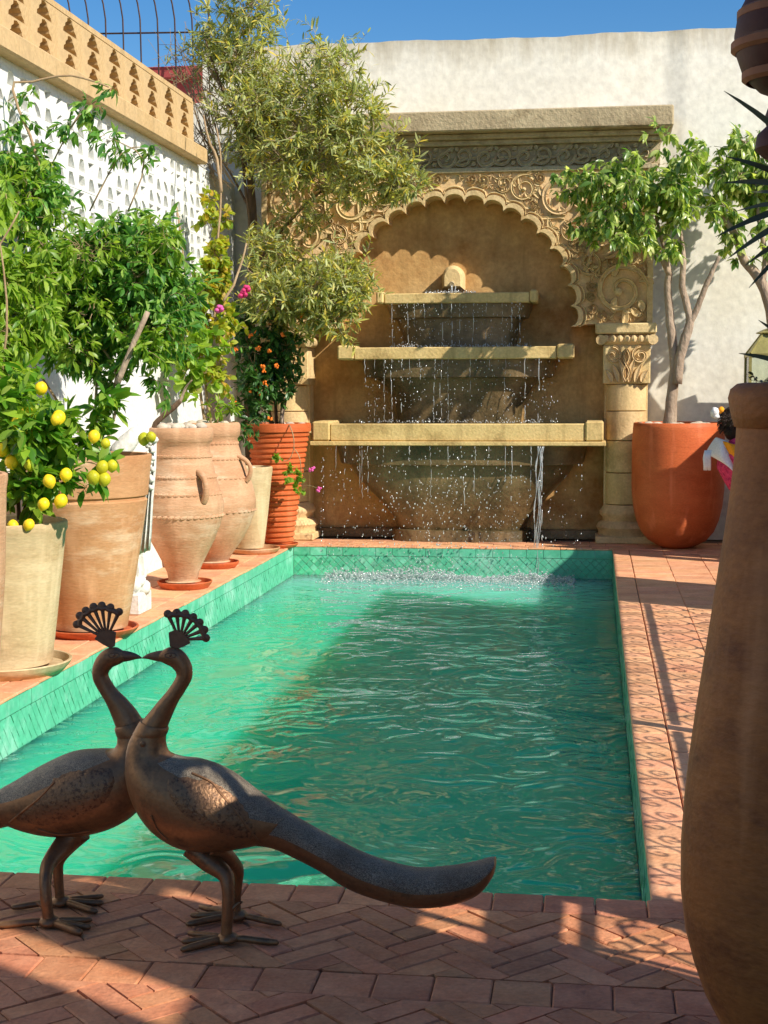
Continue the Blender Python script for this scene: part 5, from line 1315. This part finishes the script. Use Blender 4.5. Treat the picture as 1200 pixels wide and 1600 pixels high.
# ================================================================= LANTERN ON THE FAR WALL
lx, ly = AY(1195, 560, 13.0).x+.05, 13.0
zt_, zb_, zs_ = AY(1200, 518, 13).z, AY(1200, 640, 13).z, AY(1200, 556, 13).z
la = thing('glass_lantern', (lx, ly, zb_), 'brass framed glass lantern on the white wall at the right edge above the jar', 'lantern')
hw_ = .19; tw_ = .075
MB().box((lx-hw_, ly-hw_, zb_), (lx+hw_, ly+hw_, zb_+.03), .004).build('base_plate', M['brass'], la)
for sx in (-1, 1):
    for sy in (-1, 1):
        MB().box((lx+sx*hw_-.012, ly+sy*hw_-.012, zb_+.03), (lx+sx*hw_+.012, ly+sy*hw_+.012, zs_)).build('post', M['brass'], la)
        MB().tube([(lx+sx*hw_, ly+sy*hw_, zs_+.02), (lx+sx*tw_, ly+sy*tw_, zt_-.02)], .009, 6).build('roof_rib', M['brass'], la)
for s_ in (-1, 1):
    MB().box((lx-hw_-.015, ly+s_*hw_-.015, zs_-.012), (lx+hw_+.015, ly+s_*hw_+.015, zs_+.012)).build('top_rail', M['brass'], la)
    MB().box((lx+s_*hw_-.013, ly-hw_+.016, zs_-.011), (lx+s_*hw_+.013, ly+hw_-.016, zs_+.011)).build('top_rail', M['brass'], la)
    MB().box((lx-hw_+.012, ly+s_*hw_-.002, zb_+.03), (lx+hw_-.012, ly+s_*hw_+.002, zs_-.012)).build('pane', M['glass'], la)
    MB().box((lx+s_*hw_-.002, ly-hw_+.012, zb_+.03), (lx+s_*hw_+.002, ly+hw_-.012, zs_-.012)).build('pane', M['glass'], la)
    MB().add([(lx-hw_, ly+s_*hw_, zs_+.015), (lx+hw_, ly+s_*hw_, zs_+.015), (lx+tw_, ly+s_*tw_, zt_-.02), (lx-tw_, ly+s_*tw_, zt_-.02)], [(0, 1, 2, 3)]).build('roof_panel', M['brass'], la)
    MB().add([(lx+s_*hw_, ly-hw_, zs_+.015), (lx+s_*hw_, ly+hw_, zs_+.015), (lx+s_*tw_, ly+tw_, zt_-.02), (lx+s_*tw_, ly-tw_, zt_-.02)], [(0, 1, 2, 3)]).build('roof_panel', M['brass'], la)
MB().lathe([(.12, zt_-.02), (.13, zt_-.012), (.07, zt_+.015), (.03, zt_+.03), (.01, zt_+.035)], 8, (lx, ly, 0)).build('cap', M['brass'], la)
MB().tube([(lx+.035*math.cos(t*.785), ly, zt_+.06+.035*math.sin(t*.785)) for t in range(9)], .006, 6).build('ring', M['brass'], la)
MB().box((lx-.05, ly+hw_, zb_-.05), (lx+.05, FY+.01, zb_), .004).build('bracket', M['brass'], la)

# ================================================================= PERSON ON A STOOL BY THE PLANTER
pY = 12.05
def PP(u, v, dy=0): return AY(u, v, pY+dy)
pe = thing('person', (1.2, pY, 0), 'person with dark hair seated facing away, pink patterned top and white scarf knotted behind', 'person')
def skin(name, joints, edges, m, parent, sub=2):
    me = bpy.data.meshes.new(name); org = ORG[parent.name]
    me.from_pydata([Vector(j[0])-org for j in joints], edges, []); o = bpy.data.objects.new(name, me); COL.objects.link(o); o.parent = parent; ORG[o.name] = org
    sm_ = o.modifiers.new('skin', 'SKIN'); sm_.use_smooth_shade = True
    for i, j in enumerate(joints):
        r_ = j[1] if hasattr(j[1], '__len__') else (j[1], j[1]); me.skin_vertices[0].data[i].radius = r_
    me.skin_vertices[0].data[0].use_root = True
    sd = o.modifiers.new('sub', 'SUBSURF'); sd.levels = sub; sd.render_levels = sub
    me.materials.append(m); return o
hx_, hz_ = 1.125, AY(1138, 662, pY).z
J = [((1.25, pY+.02, .47), (.17, .15)), ((1.18, pY, .62), (.15, .135)), ((1.11, pY, .77), (.155, .15)), ((1.10, pY, .86), (.12, .10)), ((1.13, pY, .935), .055), ((hx_+.02, pY, hz_-.02), .06),
     ((1.3, pY-.1, .46), .085), ((1.62, pY-.12, .45), .065), ((1.66, pY-.12, .1), .045), ((1.8, pY-.13, .05), .035),
     ((1.3, pY+.13, .46), .085), ((1.62, pY+.15, .45), .065), ((1.66, pY+.15, .1), .045), ((1.8, pY+.16, .05), .035),
     ((1.12, pY-.17, .84), .06), ((1.2, pY-.21, .62), .048), ((1.44, pY-.13, .56), .036), ((1.5, pY-.12, .56), .03),
     ((1.12, pY+.18, .84), .06), ((1.2, pY+.23, .62), .048), ((1.44, pY+.15, .56), .036), ((1.5, pY+.14, .56), .03)]
Ed = [(0, 1), (1, 2), (2, 3), (3, 4), (4, 5), (0, 6), (6, 7), (7, 8), (8, 9), (0, 10), (10, 11), (11, 12), (12, 13), (3, 14), (14, 15), (15, 16), (16, 17), (3, 18), (18, 19), (19, 20), (20, 21)]
for base, sy in ((17, -1), (21, 1)):       # five fingers resting on the lap
    bx = J[base][0]
    for k in range(5):
        L = (.05, .07, .075, .07, .055)[k]; off = (-.03, -.014, 0, .013, .026)[k]*sy
        i = len(J)
        J.append(((bx[0]+.02, bx[1]+off, bx[2]-.004), .009)); J.append(((bx[0]+.02+L*.6, bx[1]+off*1.3, bx[2]-.01), .0085)); J.append(((bx[0]+.02+L, bx[1]+off*1.4, bx[2]-.03), .007))
        Ed += [(base, i), (i, i+1), (i+1, i+2)]
skin('body', J, Ed, M['dress'], pe)
hd = MB(); hd.ball((hx_+.02, pY, hz_), (.095, .078, .118), 24, 16); hd.ball((hx_+.113, pY-.0, hz_-.02), (.018, .014, .022), 8, 6); hd.ball((hx_+.085, pY, hz_-.075), (.03, .045, .03), 10, 8)
head = hd.build('head', M['skin'], pe, smooth=True, sharp=None)
for s_ in (-1, 1):
    e_ = MB(); e_.tube([(hx_+.03+.022*math.cos(t*.6), pY+s_*.083, hz_-.03+.034*math.sin(t*.6)-.01) for t in range(9)], .008, 6); e_.ball((hx_+.03, pY+s_*.076, hz_-.04), (.018, .012, .028), 8, 6)
    e_.build('ear', M['skin'], head, smooth=True, sharp=None)
    MB().ball((hx_+.1, pY+s_*.032, hz_), (.012, .014, .009), 8, 6).build('eye', M['hair'], head, smooth=True, sharp=None)
MB().ball((hx_+.106, pY, hz_-.062), (.01, .024, .007), 8, 6).build('mouth', M['pink'], head, smooth=True, sharp=None)
hr = MB(); hr.ball((hx_-.005, pY, hz_+.028), (.112, .098, .115), 28, 18, .015); hr.ball((hx_-.03, pY, hz_-.045), (.072, .085, .09), 20, 14, .02)
rr = random.Random(9)
for k in range(420):
    a = rr.uniform(0, 6.28); e_ = rr.uniform(-.7, 1.4)
    d = Vector((math.cos(a)*math.cos(e_), math.sin(a)*math.cos(e_), math.sin(e_)))
    if d.x > .55 and d.z < .45: continue
    p = Vector((hx_-.008+d.x*.11, pY+d.y*.097, hz_+.02+d.z*.117)); q_ = p+Vector((d.x*.02-.015, d.y*.02, d.z*.02-.03))
    hr.tube([p, (p+q_)/2+d*.008, q_], [.004, .0035, .001], 4)
hr.build('hair', M['hair'], pe, smooth=True, sharp=None)
ornp = AY(1117, 645, pY)
q = MB().ball(ornp, (.036, .042, .044), 10, 7, .16).ball(ornp+Vector((.012, -.012, -.03)), (.03, .03, .02), 8, 6, .2); q.build('hair_bow', M['scarf'], pe, smooth=True, sharp=None)
q = MB().ball(ornp+Vector((.05, .01, .02)), (.026, .04, .03), 12, 9, .03); q.build('hair_ribbon', M['scarf_orange'], pe, smooth=True, sharp=None)
# scarf round the shoulders
def cloth(name, rows, m, parent, amp=.012, fr=9):
    q = MB(); vs = []; fs = []; n = 14
    for i, (a, b_, bulge) in enumerate(rows):
        a, b_ = Vector(a), Vector(b_)
        for k in range(n+1):
            t = k/n; p = a.lerp(b_, t)+Vector((0, -bulge*math.sin(math.pi*t), 0)); p.y += amp*math.sin(t*fr+i*.7); vs.append(p)
    for i in range(len(rows)-1):
        for k in range(n): fs.append((i*(n+1)+k, i*(n+1)+k+1, (i+1)*(n+1)+k+1, (i+1)*(n+1)+k))
    q.add(vs, fs); o = q.build(name, m, parent, smooth=True, sharp=None); sd = o.modifiers.new('t', 'SOLIDIFY'); sd.thickness = .008; sb = o.modifiers.new('s', 'SUBSURF'); sb.levels = 1; sb.render_levels = 1; return o
cloth('scarf', [(PP(1118, 682, .02), PP(1139, 688, -.05), .06), (PP(1112, 690, .03), PP(1141, 702, -.12), .1), (PP(1104, 702, .04), PP(1146, 716, -.14), .12), (PP(1101, 711, .04), PP(1149, 729, -.15), .12), (PP(1116, 712, -.02), PP(1152, 742, -.15), .10)], M['scarf'], pe)
cloth('scarf_lining', [(PP(1128, 688, -.13), PP(1150, 694, -.17), .02), (PP(1134, 700, -.165), PP(1156, 706, -.2), .02), (PP(1142, 714, -.18), PP(1162, 722, -.21), .02)], M['scarf_orange'], pe)
q = MB()
for k in range(5):
    u0_ = 1101+k*1.8; q.tube([PP(u0_+2, 704, -.03), PP(u0_, 716, -.04), PP(u0_+.6, 727, -.04), PP(u0_+(1.4 if k > 2 else -.6), 735, -.04)], [.012, .015, .013, .007], 7)
q.build('scarf_end', M['scarf'], pe, smooth=True, sharp=None)
sto = thing('stool', (1.3, pY+.02, 0), 'low wooden stool under the seated person, hidden behind the jar', 'stool')
MB().lathe([(.16, .305), (.17, .315), (.17, .335), (.16, .345)], 24, (1.3, pY+.02, 0)).build('seat', M['wood'], sto, smooth=True, sharp=50)
for k in range(4):
    a = .785+k*1.571; MB().tube([(1.3+.15*math.cos(a), pY+.02+.15*math.sin(a), 0), (1.3+.11*math.cos(a), pY+.02+.11*math.sin(a), .306)], .018, 8).build('leg', M['wood'], sto)
# ================================================================= BRONZE PEACOCKS
def catmull(P, n):
    out = []
    for i in range(len(P)-1):
        p0, p1, p2, p3 = P[max(i-1, 0)], P[i], P[i+1], P[min(i+2, len(P)-1)]
        for k in range(n):
            t = k/n
            out.append(tuple(.5*(2*b_+(c_-a_)*t+(2*a_-5*b_+4*c_-d_)*t*t+(3*b_-a_-3*c_+d_)*t**3) for a_, b_, c_, d_ in zip(p0, p1, p2, p3)))
    out.append(tuple(P[-1])); return out
def loft(st, Y0, n=24, sub=5):
    """st: (uA,vA,uB,vB,lateral px): the two sides of the outline and the half thickness across"""
    S_ = catmull([tuple(float(x) for x in s_) for s_ in st], sub); vs = []; fs = []
    for (ua, va, ub, vb, lt_) in S_:
        a, b_ = AY(ua, va, Y0), AY(ub, vb, Y0); c = (a+b_)/2; d = (a-b_)/2; l = max(.2, lt_)*KY(ua, va, Y0)
        for k in range(n):
            t = 2*math.pi*k/n; vs.append(c+d*math.cos(t)+Vector((0, l*math.sin(t), 0)))
    m = len(S_)
    for i in range(m-1):
        for k in range(n):
            j = (k+1) % n; fs.append((i*n+k, i*n+j, (i+1)*n+j, (i+1)*n+k))
    fs += [tuple(range(n-1, -1, -1)), tuple((m-1)*n+k for k in range(n))]
    q = MB(); q.add(vs, fs); return q
def twotone(o, n, lim, first):
    o.data.materials.append(M['engraved'])
    for p in o.data.polygons:
        i, k = divmod(p.index, n)
        if i >= first and len(p.vertices) == 4 and math.cos(2*math.pi*(k+.5)/n) > lim: p.material_index = 1
    return o
def peacock(label, Y0, neck, body, tail, beak, eye, crest, base, wing, lines, legs, collar, rivet, toward):
    foot0 = legs[0]['foot']; g0 = G(*foot0)
    t = thing('peacock_statue', (g0.x, Y0, 0), label, 'peacock statue', 'pair of bronze peacock statues')
    nk = loft(neck, Y0, 24, 8); nk.build('neck', M['bronze'], t, smooth=True, sharp=None)
    bd = loft(body, Y0, 32, 7); bo = bd.build('body', M['bronze'], t, smooth=True, sharp=None); twotone(bo, 32, .62, 24)
    twotone(loft(tail, Y0, 32, 7).build('tail', M['bronze'], t, smooth=True, sharp=50), 32, .05, 0)
    loft(beak, Y0, 12).build('beak', M['bronze_dark'], t, smooth=True, sharp=None)
    loft(collar, Y0, 24, 2).build('collar', M['bronze'], t, smooth=True, sharp=50)
    both = MB(); both.add(bd.v, bd.f); both.add(nk.v, nk.f)
    tr_ = BVHTree.FromPolygons([Vector(p) for p in both.v], both.f)
    def on(u, v, off=.0):
        d = ray(u, v).normalized(); h_ = tr_.ray_cast(EYE, d)
        return (h_[0]-d*off) if h_[0] is not None else AY(u, v, Y0)
    # wing: a raised shell on the flank, with an engraved middle
    n = 14; q = MB(); vs = []; fs = []
    for i in range(n+1):
        for k in range(7):
            s_ = i/n; w = k/6
            a = catm(wing[0], s_); b_ = catm(wing[1], s_); u, v = a[0]+(b_[0]-a[0])*w, a[1]+(b_[1]-a[1])*w
            vs.append(on(u, v, .004*(math.sin(math.pi*min(1, max(0, w)))**.4)*(1 if 0 < i < n else .2)-.0005))
    for i in range(n):
        for k in range(6): fs.append((7*i+k, 7*i+k+1, 7*i+8+k, 7*i+7+k))
    q.add(vs, fs); q.build('wing', M['engraved_dark'], t, smooth=True, sharp=None)
    for ln in lines:
        MB().tube([on(u, v, .001) for u, v in catmull(ln, 6)], .0035, 6).build('wing_edge', M['bronze'], t, smooth=True)
    # eye
    q = MB(); k_ = KY(eye[0], eye[1], Y0)
    q.tube([on(eye[0]+eye[2]*9*math.cos(a*.524)*1.0, eye[1]+4.2*math.sin(a*.524), .0005) for a in range(13)], .0014, 5)
    q.ball(on(eye[0], eye[1], .001), (.004, .002, .004), 8, 6); q.build('eye', M['bronze_dark'], t, smooth=True, sharp=None)
    if rivet: MB().ball(on(rivet[0], rivet[1], 0), (.008, .004, .008), 12, 8).build('rivet', M['bronze'], t, smooth=True, sharp=None)
    # crest fan: base plate, seven rods with discs
    def f3(u, v, d): p = AY(u, v, Y0); return (p.x, Y0+d, p.z)
    bp_ = MB().prism(base, -.004, .004, f3).build('crest_plate', M['bronze_dark'], t)
    cx = sum(p[0] for p in base)/len(base); cv = sum(p[1] for p in base)/len(base)
    k_ = KY(cx, cv, Y0)
    for (u, v) in crest:
        a = AY(cx+(u-cx)*.12, cv+(v-cv)*.12, Y0); b_ = AY(u, v, Y0)
        q = MB(); q.tube([a, a.lerp(b_, .5), b_], [.0034, .0042, .0064], 8)
        r_ = 6.2*k_; n = 16; vs = [(b_.x+r_*math.cos(6.283*i/n)*w, Y0+d, b_.z+r_*math.sin(6.283*i/n)*w) for d, w in ((-.005, .75), (-.003, 1), (.003, 1), (.005, .75)) for i in range(n)]
        fs = [tuple(range(n)), tuple(range(4*n-1, 3*n-1, -1))]
        for z_ in range(3):
            for i in range(n): fs.append((z_*n+i, z_*n+(i+1) % n, z_*n+n+(i+1) % n, z_*n+n+i))
        q.add(vs, fs); q.build('crest_feather', M['bronze_dark'], t, smooth=True, sharp=40)
    rim = []
    for i in range(len(crest)-1):
        (ua, va), (ub, vb) = crest[i], crest[i+1]; rim += [(ua+(cx-ua)*.10, va+(cv-va)*.10), ((ua+ub)/2+(cx-(ua+ub)/2)*.05, (va+vb)/2+(cv-(va+vb)/2)*.05)]
    rim.append((crest[-1][0]+(cx-crest[-1][0])*.07, crest[-1][1]+(cv-crest[-1][1])*.07))
    MB().tube([AY(u, v, Y0) for u, v in rim], .0075, 8).build('crest_rim', M['bronze_dark'], t, smooth=True)
    for L in legs:
        g = G(*L['foot']); yl = g.y; ph = [AY(u, v, yl+(Y0-yl)*w) for (u, v, r_, w) in L['path']]; k_ = KY(L['foot'][0], L['foot'][1], yl)
        ph[-1] = Vector((g.x, g.y, .012))
        P = catmull([tuple(p)+(r_[2]*k_,) for p, r_ in zip(ph, L['path'])], 5)
        q = MB(); q.tube([p[:3] for p in P], [p[3] for p in P], 14)
        lg = q.build('leg', M['bronze'], t, smooth=True, sharp=None)
        s0 = AY(*L['spur'][0], yl); s1 = AY(*L['spur'][1], yl); MB().tube([s0, s1], [.009, .002], 8).build('spur', M['bronze'], lg, smooth=True)
        f_ = MB(); f_.ball((g.x, g.y, .014), (.028, .03, .014), 16, 10)
        for (u, v, r_) in L['toes']:
            e_ = G(u, v, .009); c_ = Vector((g.x, g.y, .012)); 
            f_.tube([c_, c_.lerp(e_, .3)+Vector((0, 0, .003)), c_.lerp(e_, .8), c_.lerp(e_, .96), e_], [r_*k_*.9, r_*k_, r_*k_, r_*k_*.8, r_*k_*.3], 10)
        f_.build('foot', M['bronze'], lg, smooth=True, sharp=None)
    return t
def catm(P, s_):
    C = catmull(P, 8); i = s_*(len(C)-1); a = int(min(i, len(C)-2)); f = i-a
    return tuple(x+(y-x)*f for x, y in zip(C[a], C[a+1]))
M['engraved_dark'] = mat('chased_bronze', S(112, 80, 56), S(146, 110, 76), 9, .42, .8, 130, metal=.55, c3=S(84, 60, 44), s3=90, t3=(.5, .6), spec=.5, bdist=.003)
right_ = dict(
    neck=[(250, 1019, 250, 1033, 7), (256, 1015, 256, 1036, 9), (266, 1011, 262, 1039, 11), (281, 1014, 268, 1042, 12), (293, 1026, 271, 1045, 12), (300, 1043, 275, 1050, 12), (299, 1062, 275, 1058, 12), (288, 1082, 263, 1077, 13), (278, 1098, 247, 1096, 15), (269, 1118, 234, 1112, 17), (261, 1137, 222, 1126, 20)],
    body=[(261, 1136, 221, 1127, 20), (259, 1150, 209, 1145, 24), (259, 1163, 201, 1162, 28), (265, 1177, 197, 1186, 34), (284, 1184, 198, 1214, 44), (310, 1187, 206, 1245, 54), (340, 1196, 222, 1276, 62), (368, 1211, 247, 1303, 66), (393, 1230, 284, 1323, 64), (414, 1246, 332, 1329, 54), (432, 1259, 378, 1324, 42), (450, 1269, 405, 1319, 32)],
    tail=[(444, 1265, 398, 1320, 33), (465, 1278, 425, 1324, 29), (488, 1291, 455, 1337, 27), (523, 1310, 500, 1360, 27), (562, 1330, 545, 1388, 29), (602, 1345, 595, 1406, 31), (650, 1356, 650, 1417, 33), (700, 1354, 704, 1413, 34), (738, 1348, 747, 1397, 33), (762, 1342, 770, 1369, 28), (773, 1341, 775, 1352, 20)],
    beak=[(222, 1027.5, 222, 1029, 1), (230, 1022, 231, 1030, 3.5), (242, 1018, 244, 1033, 5.5), (254, 1016, 256, 1035, 7)],
    collar=[(262, 1136, 220, 1125, 22), (263, 1139, 217, 1129, 23.5), (261, 1146, 211, 1140, 25.5), (259, 1150, 208, 1145, 25)],
    eye=(266, 1024, 1), crest=[(262, 959), (276, 957), (289.5, 958.5), (302, 964), (312, 972.5), (319.5, 984), (322, 997)],
    base=[(266, 1010), (264, 988), (274, 984), (286, 989), (294, 997), (297, 1005), (288, 1010), (279, 1013)],
    wing=[[(262, 1215), (300, 1212), (350, 1222), (385, 1262), (402, 1308)], [(262, 1240), (285, 1275), (320, 1300), (360, 1310), (400, 1312)]],
    lines=[[(338, 1232), (360, 1258), (385, 1290), (406, 1318)], [(300, 1208), (330, 1222), (345, 1240)], [(236, 1274), (246, 1296), (262, 1312)]],
    rivet=(223, 1163))
legs_r = [dict(foot=(356, 1474), path=[(300, 1322, 20, 1), (325, 1345, 17, .8), (351, 1366, 13, .4), (356, 1390, 10, .1), (356, 1425, 9.5, 0), (354, 1455, 9, 0), (356, 1474, 11, 0)], spur=[(362, 1420), (374, 1410)],
               toes=[(282, 1484, 6), (283, 1471, 5.5), (293, 1458, 5), (436, 1473, 5.5)]),
          dict(foot=(371, 1438), path=[(330, 1322, 18, 1), (352, 1338, 14, .8), (371, 1357, 9.5, .3), (371, 1380, 8, .1), (369, 1405, 7.5, 0), (369, 1425, 8, 0), (371, 1438, 9, 0)], spur=[(369, 1412), (379, 1409)],
               toes=[(290, 1444, 5.5), (297, 1430, 5), (311, 1417, 4.5), (440, 1444, 5)])]
peacock('dark bronze peacock statue on the right of the pair, long tail sweeping right, facing left', 3.56, right_['neck'], right_['body'], right_['tail'], right_['beak'], right_['eye'], right_['crest'], right_['base'], right_['wing'], right_['lines'], legs_r, right_['collar'], right_['rivet'], -1)
legs_l = [dict(foot=(77, 1448), path=[(120, 1300, 20, 1), (98, 1322, 17, .8), (76, 1350, 12, .4), (71, 1375, 9.5, .1), (72, 1405, 9, 0), (75, 1430, 9, 0), (77, 1448, 11, 0)], spur=[(68, 1415), (56, 1410)],
               toes=[(128, 1458, 6.5), (142, 1449, 5.5), (144, 1437, 5), (-8, 1446, 6)]),
          dict(foot=(95, 1416), path=[(128, 1300, 16, 1), (108, 1322, 12, .8), (92, 1345, 9, .3), (91, 1370, 8, .1), (93, 1395, 7.5, 0), (94, 1406, 8, 0), (95, 1416, 9, 0)], spur=[(91, 1388), (82, 1383)],
               toes=[(152, 1425, 5.5), (162, 1411, 5), (162, 1400, 4.5), (17, 1418, 5)])]
peacock('dark bronze peacock statue on the left, facing right, tail cut off by the picture edge', 3.72,
    [(195, 1019, 195, 1033, 7), (189, 1015, 190, 1036, 9), (180, 1011, 184, 1039, 11), (165, 1014, 177, 1042, 12), (152, 1026, 174, 1045, 12), (145, 1043, 170, 1050, 12), (146, 1062, 170, 1058, 12), (156, 1081, 181, 1076, 13), (166, 1098, 197, 1092, 15), (174, 1116, 211, 1108, 17), (182, 1136, 222, 1125, 20)],
    [(182, 1135, 223, 1126, 20), (184, 1150, 232, 1146, 24), (183, 1163, 240, 1164, 28), (174, 1171, 242, 1190, 34), (154, 1171, 238, 1222, 44), (130, 1172, 226, 1253, 54), (105, 1177, 205, 1277, 60), (76, 1190, 174, 1294, 62), (50, 1204, 134, 1304, 58), (25, 1219, 90, 1306, 48), (2, 1232, 50, 1300, 38), (-18, 1245, 16, 1288, 30)],
    [(-12, 1241, 22, 1289, 31), (-48, 1264, -22, 1300, 27), (-92, 1288, -75, 1326, 26), (-140, 1312, -130, 1362, 27), (-200, 1335, -198, 1394, 30), (-260, 1340, -262, 1398, 32), (-310, 1331, -320, 1380, 31), (-348, 1325, -352, 1334, 22)],
    [(222, 1027.5, 222, 1029, 1), (214, 1022, 213, 1030, 3.5), (203, 1018, 201, 1033, 5.5), (191, 1016, 189, 1035, 7)], (178, 1024, -1),
    [(120, 975.5), (124.5, 962), (134, 954), (146, 948), (159, 946), (172.5, 949), (186, 956)],
    [(172, 1012), (162, 1007), (148, 998), (155, 989), (167, 984), (181, 988), (179, 1010)],
    [[(175, 1200), (140, 1196), (95, 1205), (55, 1240), (30, 1280)], [(180, 1225), (160, 1262), (120, 1284), (75, 1292), (32, 1284)]],
    [[(85, 1222), (60, 1248), (35, 1268), (15, 1285)], [(60, 1296), (95, 1304), (140, 1298)]],
    legs_l, [(181, 1135, 224, 1124, 22), (180, 1139, 227, 1129, 23.5), (182, 1146, 231, 1140, 25), (184, 1151, 233, 1146, 25)], None, 1)
